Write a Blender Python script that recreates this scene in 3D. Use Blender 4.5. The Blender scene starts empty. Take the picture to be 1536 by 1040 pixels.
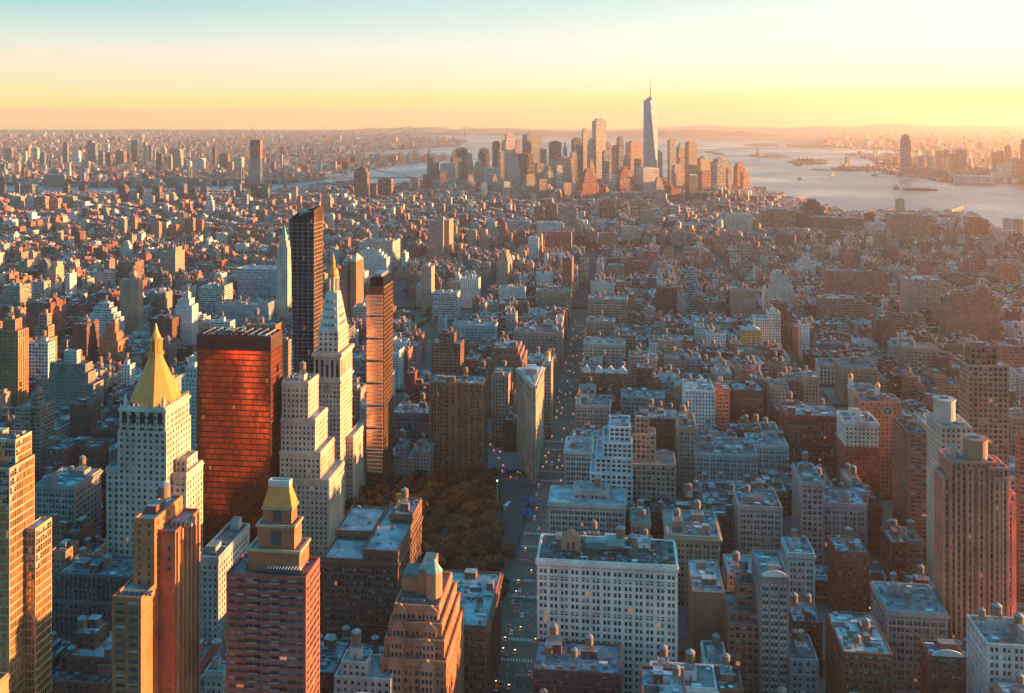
import bpy, math, random
import numpy as np
from math import sin, cos, tan, pi, radians, atan2, hypot
sc = bpy.context.scene
# ---------------------------------------------------------------- camera
W0, H0, FPX, CAMH, YH = 1536.0, 1040.0, 1400.0, 320.0, 181.0     # level camera, lens shifted down (the verticals are parallel)
cam = bpy.data.cameras.new('camera'); camo = bpy.data.objects.new('camera', cam)
sc.collection.objects.link(camo); sc.camera = camo
cam.sensor_width = 36; cam.lens = FPX/W0*36; cam.clip_start = 1; cam.clip_end = 120000
camo.location = (0, 0, CAMH); camo.rotation_euler = (pi/2, 0, 0); cam.shift_y = -(520-YH)/W0
# ---------------------------------------------------------------- light and sky
SUN_AZ, SUN_EL = radians(83), radians(4.6)      # azimuth measured clockwise from the view axis (+Y)
sun = bpy.data.lights.new('sun', 'SUN'); suno = bpy.data.objects.new('sun', sun); sc.collection.objects.link(suno)
sun.energy = 5.0; sun.angle = radians(0.6); sun.color = (1.0, 0.48, 0.165)
sd = np.array([sin(SUN_AZ)*cos(SUN_EL), cos(SUN_AZ)*cos(SUN_EL), sin(SUN_EL)])
from mathutils import Vector
suno.rotation_euler = Vector(sd).to_track_quat('Z', 'Y').to_euler()
w = bpy.data.worlds.new('World'); sc.world = w; w.use_nodes = True
nt = w.node_tree; N = nt.nodes; L = nt.links; N.clear()
def nn(t, **k):
    n = N.new(t)
    for a, b in k.items(): setattr(n, a, b)
    return n
out = nn('ShaderNodeOutputWorld'); bg1 = nn('ShaderNodeBackground'); bg2 = nn('ShaderNodeBackground'); add = nn('ShaderNodeAddShader')
sky = nn('ShaderNodeTexSky', sky_type='NISHITA', sun_disc=False, sun_elevation=SUN_EL, sun_rotation=SUN_AZ, altitude=300)
tn = nn('ShaderNodeMix', data_type='RGBA', blend_type='MULTIPLY'); tn.inputs[0].default_value = 1; tn.inputs[7].default_value = (.08, .36, .54, 1)
L.new(sky.outputs[0], tn.inputs[6]); L.new(tn.outputs[2], bg1.inputs[0]); bg1.inputs[1].default_value = 0.05
tc = nn('ShaderNodeTexCoord'); sep = nn('ShaderNodeSeparateXYZ'); L.new(tc.outputs['Generated'], sep.inputs[0])
def ramp(stops):
    r = nn('ShaderNodeValToRGB'); cr = r.color_ramp; cr.interpolation = 'EASE' if 0 else 'LINEAR'
    while len(cr.elements) > 1: cr.elements.remove(cr.elements[-1])
    cr.elements[0].position = stops[0][0]; cr.elements[0].color = (*stops[0][1], 1)
    for p, c in stops[1:]:
        e = cr.elements.new(p); e.color = (*c, 1)
    return r
mp = nn('ShaderNodeMapRange'); mp.inputs[1].default_value = -0.05; mp.inputs[2].default_value = 0.95
L.new(sep.outputs[2], mp.inputs[0])
# position = sin(elevation) + 0.05
rl = ramp([(0.0, (.85, .45, .22)), (.05, (2.1, 1.08, .22)), (.07, (1.65, .85, .27)), (.087, (1.15, .67, .40)), (.105, (.98, .64, .46)), (.13, (.68, .60, .52)), (.165, (.33, .48, .46)),
           (.24, (.03, .38, .60)), (.45, (.0, .42, .72)), (1.0, (.0, .34, .60))])
rr = ramp([(0.0, (.95, .50, .20)), (.05, (1.2, .68, .17)), (.07, (1.2, .72, .21)), (.087, (1.2, .80, .50)), (.105, (1.02, .78, .60)), (.13, (.92, .78, .68)), (.165, (.78, .73, .62)),
           (.24, (.30, .50, .52)), (.45, (.0, .44, .74)), (1.0, (.0, .34, .60))])
rb = ramp([(0.0, (.09, .24, .34)), (.05, (.10, .32, .46)), (.12, (.07, .36, .54)), (.24, (.04, .36, .58)), (.45, (.0, .42, .72)), (1.0, (.0, .34, .60))])
L.new(mp.outputs[0], rl.inputs[0]); L.new(mp.outputs[0], rr.inputs[0])
dt = nn('ShaderNodeVectorMath', operation='DOT_PRODUCT'); dt.inputs[1].default_value = (sin(radians(55)), cos(radians(55)), 0)
L.new(tc.outputs['Generated'], dt.inputs[0])
m2 = nn('ShaderNodeMapRange'); m2.inputs[1].default_value = 0.1; m2.inputs[2].default_value = 0.9; L.new(dt.outputs['Value'], m2.inputs[0])
mx = nn('ShaderNodeMix', data_type='RGBA'); L.new(m2.outputs[0], mx.inputs[0]); L.new(rl.outputs[0], mx.inputs[6]); L.new(rr.outputs[0], mx.inputs[7])
L.new(mp.outputs[0], rb.inputs[0]); db = nn('ShaderNodeVectorMath', operation='DOT_PRODUCT'); db.inputs[1].default_value = (-.25, -.97, 0); L.new(tc.outputs['Generated'], db.inputs[0])
m3 = nn('ShaderNodeMapRange'); m3.inputs[1].default_value = -0.35; m3.inputs[2].default_value = 0.35; L.new(db.outputs['Value'], m3.inputs[0])
mx2 = nn('ShaderNodeMix', data_type='RGBA'); L.new(m3.outputs[0], mx2.inputs[0]); L.new(mx.outputs[2], mx2.inputs[6]); L.new(rb.outputs[0], mx2.inputs[7])
L.new(mx2.outputs[2], bg2.inputs[0]); bg2.inputs[1].default_value = 0.24
L.new(bg1.outputs[0], add.inputs[0]); L.new(bg2.outputs[0], add.inputs[1]); L.new(add.outputs[0], out.inputs[0])
sc.view_settings.view_transform = 'Standard'; sc.view_settings.look = 'None'; sc.view_settings.gamma = 1
sc.view_settings.exposure = 2.25
sc.cycles.use_denoising = True; sc.cycles.max_bounces = 4; sc.cycles.diffuse_bounces = 3; sc.cycles.glossy_bounces = 2
sc.cycles.volume_bounces = 2; sc.cycles.sample_clamp_indirect = 3; sc.cycles.caustics_reflective = False
HAZE_D, HAZE_G = 4.5e-5, 0.62

# ---------------------------------------------------------------- camera maths (true distances from photo bearings)
def ray(px, py):
    return np.array([(px-768)/FPX, 1.0, -(py-YH)/FPX])
def at(px, py, z=0.0):
    d = ray(px, py); k = (z-CAMH)/d[2]
    return (d[0]*k, d[1]*k)
def proj(x, y, z):
    y = max(y, 1.0); return 768+FPX*x/y, YH-FPX*(z-CAMH)/y
def h_at(py, Y):            # height seen at pixel row py at forward distance Y
    d = ray(768, py); return CAMH + d[2]/d[1]*Y
G = radians(6.5)
U = (cos(G), -sin(G)); A = (sin(G), cos(G))
O5 = (-59.0, 0.0)
def st(s, t): return (O5[0]+s*U[0]+t*A[0], O5[1]+s*U[1]+t*A[1])
def to_st(x, y):
    x -= O5[0]; y -= O5[1]; return x*U[0]+y*U[1], x*A[0]+y*A[1]

# ---------------------------------------------------------------- materials
def mat(name):
    m = bpy.data.materials.new(name); m.use_nodes = True; t = m.node_tree
    return m, t, t.nodes['Principled BSDF']
def mk(t, ty, **k):
    n = t.nodes.new(ty)
    for a, b in k.items(): setattr(n, a, b)
    return n
def mth(t, op, a, b=None, c=None):
    n = mk(t, 'ShaderNodeMath', operation=op)
    for i, v in enumerate((a, b, c)):
        if v is None: continue
        if isinstance(v, (int, float)): n.inputs[i].default_value = v
        else: t.links.new(v, n.inputs[i])
    return n.outputs[0]
def mixc(t, f, a, b, bt='MIX'):
    n = mk(t, 'ShaderNodeMix', data_type='RGBA', blend_type=bt)
    for i, v in ((0, f), (6, a), (7, b)):
        if isinstance(v, (int, float)): n.inputs[i].default_value = v
        elif isinstance(v, tuple): n.inputs[i].default_value = (*v, 1)
        else: t.links.new(v, n.inputs[i])
    return n.outputs[2]
def noise(t, scale, detail=3, vec=None, stretch=None):
    n = mk(t, 'ShaderNodeTexNoise'); n.inputs['Scale'].default_value = scale; n.inputs['Detail'].default_value = detail
    if vec is None: vec = mk(t, 'ShaderNodeTexCoord').outputs['Object']
    if stretch:
        mpn = mk(t, 'ShaderNodeMapping'); mpn.inputs['Scale'].default_value = stretch; t.links.new(vec, mpn.inputs[0]); vec = mpn.outputs[0]
    t.links.new(vec, n.inputs['Vector']); return n.outputs['Fac']
def mr(t, v, a, b, c, d):
    n = mk(t, 'ShaderNodeMapRange')
    for i, q in enumerate((a, b, c, d)): n.inputs[i+1].default_value = q
    t.links.new(v, n.inputs[0]); return n.outputs[0]
def colattr(t): return mk(t, 'ShaderNodeAttribute', attribute_name='Col').outputs['Color']
def glass_cell(t, uv):
    """dark panes, blinds at differing heights, an occasional lit room; returns colour, lit mask"""
    s = mk(t, 'ShaderNodeSeparateXYZ'); t.links.new(uv, s.inputs[0])
    fu = mth(t, 'FLOOR', s.outputs[0]); fv = mth(t, 'FLOOR', s.outputs[1])
    cb = mk(t, 'ShaderNodeCombineXYZ'); t.links.new(fu, cb.inputs[0]); t.links.new(fv, cb.inputs[1])
    wn = mk(t, 'ShaderNodeTexWhiteNoise', noise_dimensions='2D'); t.links.new(cb.outputs[0], wn.inputs['Vector'])
    rs = mk(t, 'ShaderNodeSeparateColor'); t.links.new(wn.outputs['Color'], rs.inputs[0])
    fr = mth(t, 'FRACT', s.outputs[1])
    blind = mth(t, 'GREATER_THAN', fr, mr(t, rs.outputs[0], .25, 1, .95, .15))
    dark = mixc(t, rs.outputs[1], (.006, .010, .014), (.06, .11, .13))  # teal end of the range carries reflected sky in the pane colour
    bl = mixc(t, rs.outputs[2], (.14, .14, .13), (.55, .52, .46))
    c = mixc(t, blind, dark, bl)
    lit = mth(t, 'GREATER_THAN', mth(t, 'FRACT', mth(t, 'MULTIPLY', rs.outputs[2], 17.3)), .992)
    return c, lit, fr, rs
# wall
WALL, t, p = mat('masonry')
v1 = mr(t, noise(t, .06, 4), .3, .7, .66, 1.2); v2 = mr(t, noise(t, .9, 5, stretch=(1, 1, .25)), .25, .75, .8, 1.15)
c = mixc(t, 1.0, colattr(t), mth(t, 'MULTIPLY', v1, v2), 'MULTIPLY')
t.links.new(c, p.inputs['Base Color']); p.inputs['Roughness'].default_value = .85
bp = mk(t, 'ShaderNodeBump'); bp.inputs['Strength'].default_value = .3; bp.inputs['Distance'].default_value = .1
t.links.new(noise(t, 2.5, 4), bp.inputs['Height']); t.links.new(bp.outputs[0], p.inputs['Normal'])
# glass in modelled windows
GLASS, t, p = mat('window_glass')
uv = mk(t, 'ShaderNodeUVMap').outputs[0]
c, lit, fr, rs = glass_cell(t, uv)
sash = mth(t, 'LESS_THAN', mth(t, 'ABSOLUTE', mth(t, 'SUBTRACT', fr, .52)), .025)
c = mixc(t, sash, c, (.22, .2, .18)); c = mixc(t, .35, c, mixc(t, 1.0, c, colattr(t), 'MULTIPLY'))
t.links.new(c, p.inputs['Base Color']); p.inputs['Roughness'].default_value = .12
p.inputs['Specular IOR Level'].default_value = .8
p.inputs['Emission Color'].default_value = (1, .32, .08, 1); t.links.new(mth(t, 'MULTIPLY', lit, .09), p.inputs['Emission Strength'])
# tinted curtain-wall glass (colour from attribute, strongly reflective)
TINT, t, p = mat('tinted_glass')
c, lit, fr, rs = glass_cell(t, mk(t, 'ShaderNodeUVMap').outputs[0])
c2 = mixc(t, 1.0, colattr(t), mth(t, 'MULTIPLY', mr(t, rs.outputs[1], 0, 1, .70, 1.3), mr(t, noise(t, .035, 4), .35, .65, .6, 1.4)), 'MULTIPLY')  # broad blotches in the colour stand in for reflections
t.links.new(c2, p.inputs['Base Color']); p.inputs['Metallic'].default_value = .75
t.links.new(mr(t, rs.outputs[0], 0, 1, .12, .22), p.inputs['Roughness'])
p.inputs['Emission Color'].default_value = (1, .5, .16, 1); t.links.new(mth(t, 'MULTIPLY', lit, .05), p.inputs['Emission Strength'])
# wall with small far windows
FARW, t, p = mat('far_facade')
uv = mk(t, 'ShaderNodeUVMap').outputs[0]; c, lit, fr, rs = glass_cell(t, uv)
s = mk(t, 'ShaderNodeSeparateXYZ'); t.links.new(uv, s.inputs[0])
al = mk(t, 'ShaderNodeAttribute', attribute_name='Col').outputs['Alpha']
au = mth(t, 'ABSOLUTE', mth(t, 'SUBTRACT', mth(t, 'FRACT', s.outputs[0]), .5)); av = mth(t, 'ABSOLUTE', mth(t, 'SUBTRACT', fr, .5))
mask = mth(t, 'MULTIPLY', mth(t, 'LESS_THAN', au, mth(t, 'MULTIPLY', al, .5)), mth(t, 'LESS_THAN', av, .29))
wc = mixc(t, 1.0, colattr(t), mr(t, noise(t, .05, 4), .3, .7, .8, 1.15), 'MULTIPLY')
t.links.new(mixc(t, mask, wc, c), p.inputs['Base Color']); t.links.new(mr(t, mask, 0, 1, .85, .2), p.inputs['Roughness'])
# roofs
ROOF, t, p = mat('roofing')
vo = mk(t, 'ShaderNodeTexVoronoi', distance='CHEBYCHEV'); vo.inputs['Scale'].default_value = .13; t.links.new(mk(t, 'ShaderNodeTexCoord').outputs['Object'], vo.inputs['Vector']); vs = mk(t, 'ShaderNodeSeparateColor'); t.links.new(vo.outputs['Color'], vs.inputs[0])
c = mixc(t, 1.0, colattr(t), mth(t, 'MULTIPLY', mth(t, 'MULTIPLY', mr(t, noise(t, .12, 5), .35, .65, .6, 1.2), mr(t, noise(t, .6, 4), .3, .7, .8, 1.15)), mr(t, vs.outputs[0], 0, 1, .62, 1.2)), 'MULTIPLY')
t.links.new(c, p.inputs['Base Color']); t.links.new(mr(t, noise(t, .1, 4), .4, .6, .35, .9), p.inputs['Roughness'])
def simple(name, col, rough=.6, metal=0, nz=0, ns=1.0, emis=0):
    m, t, p = mat(name)
    if nz:
        c = mixc(t, 1.0, col, mr(t, noise(t, ns, 4), .3, .7, 1-nz, 1+nz), 'MULTIPLY'); t.links.new(c, p.inputs['Base Color'])
    else: p.inputs['Base Color'].default_value = (*col, 1)
    p.inputs['Roughness'].default_value = rough; p.inputs['Metallic'].default_value = metal
    if emis: p.inputs['Emission Color'].default_value = (*col, 1); p.inputs['Emission Strength'].default_value = emis
    return m
GOLD = simple('gold_leaf', (.86, .25, .055), .5, .3, .12, .5)
METAL = simple('painted_steel', (.25, .25, .25), .5, .5, .1)
WOOD = simple('tank_wood', (.20, .12, .075), .85, 0, .3, 2)
PATINA = simple('green_copper', (.16, .34, .28), .7, 0, .2, .6)
BM = [WALL, GLASS, ROOF, FARW, GOLD, METAL, WOOD, PATINA, TINT]
I_WALL, I_GLASS, I_ROOF, I_FARW, I_GOLD, I_METAL, I_WOOD, I_PAT, I_TINT = range(9)

# ---------------------------------------------------------------- mesh buffer
class MB:
    def __init__(s): s.v = []; s.n = []; s.m = []; s.c = []; s.uv = []
    def face(s, pts, m=0, c=(.5, .5, .5, .5), uv=None):
        s.v.extend(pts); s.n.append(len(pts)); s.m.append(m); s.c.append(c)
        if uv: s.uv.extend(uv)
        else: s.uv.extend([(0, 0)]*len(pts))
    def box(s, x0, x1, y0, y1, z0, z1, m=0, c=(.5, .5, .5, .5), top=None, tc=None, bottom=False):
        f = s.face
        f([(x0, y0, z0), (x1, y0, z0), (x1, y0, z1), (x0, y0, z1)], m, c)
        f([(x1, y0, z0), (x1, y1, z0), (x1, y1, z1), (x1, y0, z1)], m, c)
        f([(x1, y1, z0), (x0, y1, z0), (x0, y1, z1), (x1, y1, z1)], m, c)
        f([(x0, y1, z0), (x0, y0, z0), (x0, y0, z1), (x0, y1, z1)], m, c)
        f([(x0, y0, z1), (x1, y0, z1), (x1, y1, z1), (x0, y1, z1)], m if top is None else top, tc or c)
        if bottom: f([(x0, y1, z0), (x1, y1, z0), (x1, y0, z0), (x0, y0, z0)], m, c)
    def lathe(s, cx, cy, prof, n=12, m=0, c=(.5, .5, .5, .5), ph=0.0):
        """prof: list of (r, z) from bottom to top"""
        a = [ph+2*pi*i/n for i in range(n)]
        for (r0, z0), (r1, z1) in zip(prof, prof[1:]):
            for i in range(n):
                a0, a1 = a[i], a[(i+1) % n]
                q = [(cx+r0*cos(a0), cy+r0*sin(a0), z0), (cx+r0*cos(a1), cy+r0*sin(a1), z0)]
                if r1 > 1e-3: q += [(cx+r1*cos(a1), cy+r1*sin(a1), z1), (cx+r1*cos(a0), cy+r1*sin(a0), z1)]
                else: q += [(cx, cy, z1)]
                if r0 < 1e-3: q = q[1:] if len(q) > 3 else q
                if r0 < 1e-3: q = [(cx, cy, z0)]+q[1:]
                s.face(q, m, c)
        if prof[-1][0] > 1e-3:
            r, z = prof[-1]; s.face([(cx+r*cos(q), cy+r*sin(q), z) for q in a], m, c)
    def bar(s, p, q, r, m=0, c=(.5, .5, .5, .5)):
        p = np.array(p, float); q = np.array(q, float); d = q-p; d /= np.linalg.norm(d)
        e = np.cross(d, (0, 0, 1) if abs(d[2]) < .9 else (1, 0, 0)); e /= np.linalg.norm(e); f = np.cross(d, e)
        k = [e*r+f*r, -e*r+f*r, -e*r-f*r, e*r-f*r]
        for i in range(4):
            j = (i+1) % 4; s.face([tuple(p+k[i]), tuple(p+k[j]), tuple(q+k[j]), tuple(q+k[i])], m, c)
        s.face([tuple(q+x) for x in k], m, c); s.face([tuple(p+x) for x in k[::-1]], m, c)
    def mesh(s, name, mats=None):
        me = bpy.data.meshes.new(name)
        nv = len(s.v)
        if nv == 0: return me
        me.vertices.add(nv); me.vertices.foreach_set('co', np.array(s.v, np.float32).ravel())
        n = np.array(s.n, np.int32); st_ = np.concatenate([[0], np.cumsum(n)[:-1]]).astype(np.int32)
        me.loops.add(nv); me.loops.foreach_set('vertex_index', np.arange(nv, dtype=np.int32))
        me.polygons.add(len(n)); me.polygons.foreach_set('loop_start', st_)
        me.polygons.foreach_set('material_index', np.array(s.m, np.int32))
        a = me.attributes.new('Col', 'FLOAT_COLOR', 'CORNER')
        cc = np.array([(*c, .5)[:4] for c in s.c], np.float32); a.data.foreach_set('color', np.repeat(cc, n, axis=0).ravel())
        u = me.uv_layers.new(name='UVMap'); u.data.foreach_set('uv', np.array(s.uv, np.float32).ravel())
        for m in (mats or BM): me.materials.append(m)
        me.update(calc_edges=True); return me
    def absorb(s, o, x, y, rz, z=0):
        c_, s_ = cos(rz), sin(rz)
        if not o.v: return
        V = np.array(o.v); X = V[:, 0]*c_-V[:, 1]*s_+x; Y = V[:, 0]*s_+V[:, 1]*c_+y
        s.v.extend(zip(X.tolist(), Y.tolist(), (V[:, 2]+z).tolist())); s.n += o.n; s.m += o.m; s.c += o.c; s.uv += o.uv
link = sc.collection.objects.link
def obj(name, mb, parent=None, mats=None):
    me = mb if isinstance(mb, bpy.types.Mesh) else mb.mesh(name, mats)
    o = bpy.data.objects.new(name, me); link(o)
    if parent is not None: o.parent = parent
    return o
def tag(o, label=None, cat=None, group=None, kind=None):
    if label: o['label'] = label
    if cat: o['category'] = cat
    if group: o['group'] = group
    if kind: o['kind'] = kind
    return o
def empty(name, loc, rz=0):
    o = bpy.data.objects.new(name, None); link(o); o.location = loc; o.rotation_euler = (0, 0, rz); o.empty_display_size = 1; return o
def copy_tree(o, parent=None):
    c = o.copy(); link(c)
    if parent is not None: c.parent = parent
    for ch in o.children: copy_tree(ch, c)
    return c

# ---------------------------------------------------------------- building kit
COL = dict(lime=(.54, .43, .34), tan=(.42, .28, .20), red=(.28, .07, .05), brown=(.17, .07, .055), orange=(.44, .18, .10),
           white=(.66, .62, .56), grey=(.30, .28, .26), dark=(.055, .045, .045), buff=(.36, .23, .17), pink=(.45, .26, .19),
           pale=(.50, .47, .42), slate=(.13, .15, .17), rust=(.36, .12, .08), teal=(.30, .38, .38))
CNAME = dict(lime='limestone', tan='tan brick', red='red brick', brown='dark brown brick', orange='orange brick', white='white', grey='grey',
             dark='dark', buff='buff brick', pink='pinkish stone', pale='pale stone', slate='slate grey', rust='rusty brick', teal='pale teal')
STY = dict(
    punch=dict(bay=3.1, fl=3.5, wf=.46, hf=.55, pe=.45, se=.42),
    loft=dict(bay=4.6, fl=4.0, wf=.78, hf=.62, pe=.55, se=.32, pair=1),
    pair=dict(bay=5.6, fl=3.7, wf=.66, hf=.62, pe=.50, se=.42, pair=1, mull=.07),
    pier=dict(bay=2.8, fl=3.6, wf=.52, hf=.60, pe=.75, se=.25),
    band=dict(bay=4.0, fl=3.2, wf=.86, hf=.50, pe=.35, se=.50),
    curtain=dict(bay=1.7, fl=3.9, wf=.90, hf=.80, pe=.14, se=.10, gl=I_TINT),
    fine=dict(bay=2.3, fl=3.1, wf=.48, hf=.52, pe=.30, se=.27),
    grid=dict(bay=3.6, fl=3.8, wf=.70, hf=.66, pe=.55, se=.52))
class Bld:
    def __init__(s): s.parts = []; s.win = []; s.idx = {}
    def part(s, name, parent=None, new=False):
        if not new and name in s.idx: return s.parts[s.idx[name]][1]
        mb = MB(); s.parts.append((name, mb, parent)); s.idx[name] = len(s.parts)-1; return mb
    def newpart(s, name, parent=None):
        mb = s.part(name, parent, True); return mb, len(s.parts)-1
def one(b, name): return b.newpart(name)[0]
def rv(c, r, k=.12):
    f = 1+r.uniform(-k, k); return tuple(min(.8, x*f*(1+r.uniform(-.05, .05))) for x in c)
def facade(b, p0, p1, z0, z1, S, wc, gc, tr, rec=False, blank=False, uo=0):
    dx, dy = p1[0]-p0[0], p1[1]-p0[1]; Ln = hypot(dx, dy)
    if Ln < .5 or z1-z0 < .5: return
    dx /= Ln; dy /= Ln; nx, ny = dy, -dx
    W = b.part('wall')
    def P(s, e, z): return (p0[0]+dx*s+nx*e, p0[1]+dy*s+ny*e, z)
    if blank:
        e = S['pe']; W.face([P(0, e, z0), P(Ln, e, z0), P(Ln, e, z1), P(0, e, z1)], I_WALL, wc)
        return
    nc = max(1, round(Ln/S['bay'])); nr = max(1, round((z1-z0)/S['fl'])); bw = Ln/nc; fh = (z1-z0)/nr
    pair = S.get('pair'); k = 2 if pair else 1
    g = b.part('window')
    g.face([P(0, 0, z0), P(Ln, 0, z0), P(Ln, 0, z1), P(0, 0, z1)], S.get('gl', I_GLASS), gc,
           [(uo, uo), (uo+nc*k, uo), (uo+nc*k, uo+nr), (uo, uo+nr)])
    pe, se = S['pe'], S['se']; pw = bw*(1-S['wf'])/2
    def pier(s0, s1, e):
        W.face([P(s0, e, z0), P(s1, e, z0), P(s1, e, z1), P(s0, e, z1)], I_WALL, wc)
        W.face([P(s0, 0, z0), P(s0, e, z0), P(s0, e, z1), P(s0, 0, z1)], I_WALL, wc)
        W.face([P(s1, e, z0), P(s1, 0, z0), P(s1, 0, z1), P(s1, e, z1)], I_WALL, wc)
    for i in range(nc+1):
        c0 = i*bw; pier(max(0, c0-pw), min(Ln, c0+pw), pe)
        if pair and i < nc:
            m = bw*S.get('mull', .05); pier(c0+bw/2-m, c0+bw/2+m, pe if S.get('mull') else se*.6)
    hh = fh*(1-S['hf'])/2
    for j in range(nr+1):
        a, c = max(z0, z0+j*fh-hh), min(z1, z0+j*fh+hh)
        W.face([P(0, se, a), P(Ln, se, a), P(Ln, se, c), P(0, se, c)], I_WALL, tr or wc)
        W.face([P(0, se, c), P(Ln, se, c), P(Ln, 0, c), P(0, 0, c)], I_WALL, tr or wc)
        W.face([P(0, 0, a), P(Ln, 0, a), P(Ln, se, a), P(0, se, a)], I_WALL, tr or wc)
    if rec:
        ww = (bw/k)-(2*pw if not pair else pw+bw*S.get('mull', .05)); wh = fh*S['hf']
        for i in range(nc*k):
            if pair: cx = (i//2)*bw + (pw+ww/2 if i % 2 == 0 else bw-pw-ww/2)
            else: cx = (i+.5)*bw
            for j in range(nr):
                b.win.append((P(cx, .05, z0+(j+.5)*fh), (dx, dy), ww, wh))
def ring(mb, x0, x1, y0, y1, z0, z1, o, i, m, c):
    """parapet / cornice ring: outer offset o, inner offset i (metres outside the footprint)"""
    mb.box(x0-o, x1+o, y0-o, y0-i, z0, z1, m, c, bottom=True); mb.box(x0-o, x1+o, y1+i, y1+o, z0, z1, m, c, bottom=True)
    mb.box(x0-o, x0-i, y0-i, y1+i, z0, z1-.004, m, c, bottom=True); mb.box(x1+i, x1+o, y0-i, y1+i, z0, z1-.004, m, c, bottom=True)
def tier(b, x0, x1, y0, y1, z0, z1, S, wc, gc, tr=None, rc=(.2, .2, .2), lod=2, rec='', blank='', par=1.0, corn=0.0, cc=None, r=random):
    if lod == 2:
        cs = [(x0, y0), (x1, y0), (x1, y1), (x0, y1)]; uo = r.randrange(500)
        for i, sd_ in enumerate('FRBL'):
            facade(b, cs[i], cs[(i+1) % 4], z0, z1, S, wc, gc, tr, sd_ in rec, sd_ in blank, uo+i*60)
        pe = S['pe']+.004; q = min(1.0, S['bay']*.2); W = b.part('wall')
        for (cx, cy) in cs:
            ax, bx = (cx-pe, cx+q) if cx == x0 else (cx-q, cx+pe); ay, by = (cy-pe, cy+q) if cy == y0 else (cy-q, cy+pe)
            W.box(ax, bx, ay, by, z0, z1-.01, I_WALL, wc)
        o = S['pe']+.02
        if par: ring(one(b, 'parapet'), x0, x1, y0, y1, z1-.4, z1+par, o, -.35, I_WALL, cc or wc)
        if corn:
            ring(one(b, 'cornice'), x0, x1, y0, y1, z1-1.6, z1-.45, o+corn, o-.1, I_WALL, cc or wc)
            ring(one(b, 'cornice'), x0, x1, y0, y1, z1-2.4, z1-1.6, o+corn*.5, o-.1, I_WALL, cc or wc)
        if z1-z0 > 16 and S['pe'] > .3:
            for zz in (z0+(z1-z0)*.12, z1-S['fl']*2.02)[(z0 > 0):]: ring(one(b, 'belt_course'), x0, x1, y0, y1, zz, zz+.55, o+.22, .01, I_WALL, cc or tuple(min(.75, q*1.2) for q in wc[:3]))
        one(b, 'roof').face([(x0, y0, z1), (x1, y0, z1), (x1, y1, z1), (x0, y1, z1)], I_ROOF, rc)
    else:
        W = b.part('wall'); uo = r.randrange(500)
        nr = max(1, round((z1-z0)/S['fl'])); cs = [(x0, y0), (x1, y0), (x1, y1), (x0, y1)]
        wf = S['wf'] if not S.get('pair') else .7
        for i, sd_ in enumerate('FRBL'):
            a, c = cs[i], cs[(i+1) % 4]; Ln = abs(a[0]-c[0])+abs(a[1]-c[1]); nc = max(1, round(Ln/S['bay']*(2 if S.get('pair') else 1)))
            bl = sd_ in blank
            W.face([(*a, z0), (*c, z0), (*c, z1+.8*bool(par)), (*a, z1+.8*bool(par))], I_FARW, (*wc[:3], 0 if bl else wf),
                   [(uo, uo), (uo+nc, uo), (uo+nc, uo+nr+.2), (uo, uo+nr+.2)])
        b.part('roof').face([(x0, y0, z1), (x1, y0, z1), (x1, y1, z1), (x0, y1, z1)], I_ROOF, rc)
        if par and lod == 1:
            for q in ((x0+.4, x1-.4, y0+.4, y0+.4), ): pass
            W.face([(x1-.4, y0+.4, z1), (x0+.4, y0+.4, z1), (x0, y0, z1+.8), (x1, y0, z1+.8)], I_WALL, wc)
            W.face([(x0+.4, y1-.4, z1), (x1-.4, y1-.4, z1), (x1, y1, z1+.8), (x0, y1, z1+.8)], I_WALL, wc)
            W.face([(x0+.4, y0+.4, z1), (x0+.4, y1-.4, z1), (x0, y1, z1+.8), (x0, y0, z1+.8)], I_WALL, wc)
            W.face([(x1-.4, y1-.4, z1), (x1-.4, y0+.4, z1), (x1, y0, z1+.8), (x1, y1, z1+.8)], I_WALL, wc)
def tank(b, cx, cy, z, r, lod=2, R=None):
    R = R or r.uniform(1.6, 2.5); hs = r.uniform(2.0, 4.0); hh = R*1.9; wd = rv((.17, .10, .065) if r.random() < .8 else (.3, .16, .12), r, .3)
    m, i = b.newpart('water_tank')
    m.lathe(cx, cy, [(R, z+hs), (R, z+hs+hh)], 12 if lod == 2 else 7, I_WOOD if lod == 2 else I_WALL, wd)
    c, _ = b.newpart('tank_roof', i); c.lathe(cx, cy, [(R+.15, z+hs+hh-.05), (.05, z+hs+hh+R*.7)], 12 if lod == 2 else 7, I_METAL if lod == 2 else I_WALL, (.28, .2, .16))
    s, _ = b.newpart('tank_stand', i)
    k = R*.7
    if lod == 2:
        for ax, ay in ((-k, -k), (k, -k), (k, k), (-k, k)): s.box(cx+ax-.15, cx+ax+.15, cy+ay-.15, cy+ay+.15, z, z+hs+.02, I_METAL)
        for (ax, ay), (bx, by) in (((-k, -k), (k, -k)), ((k, -k), (k, k)), ((k, k), (-k, k)), ((-k, k), (-k, -k))): s.bar((cx+ax, cy+ay, z+hs*.5), (cx+bx, cy+by, z+hs*.5), .1, I_METAL)
        s.bar((cx-k, cy-k, z+.2), (cx+k, cy-k, z+hs-.2), .08, I_METAL)
    else: s.box(cx-k, cx+k, cy-k, cy+k, z, z+hs+.02, I_WALL, (.1, .08, .07))
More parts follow.
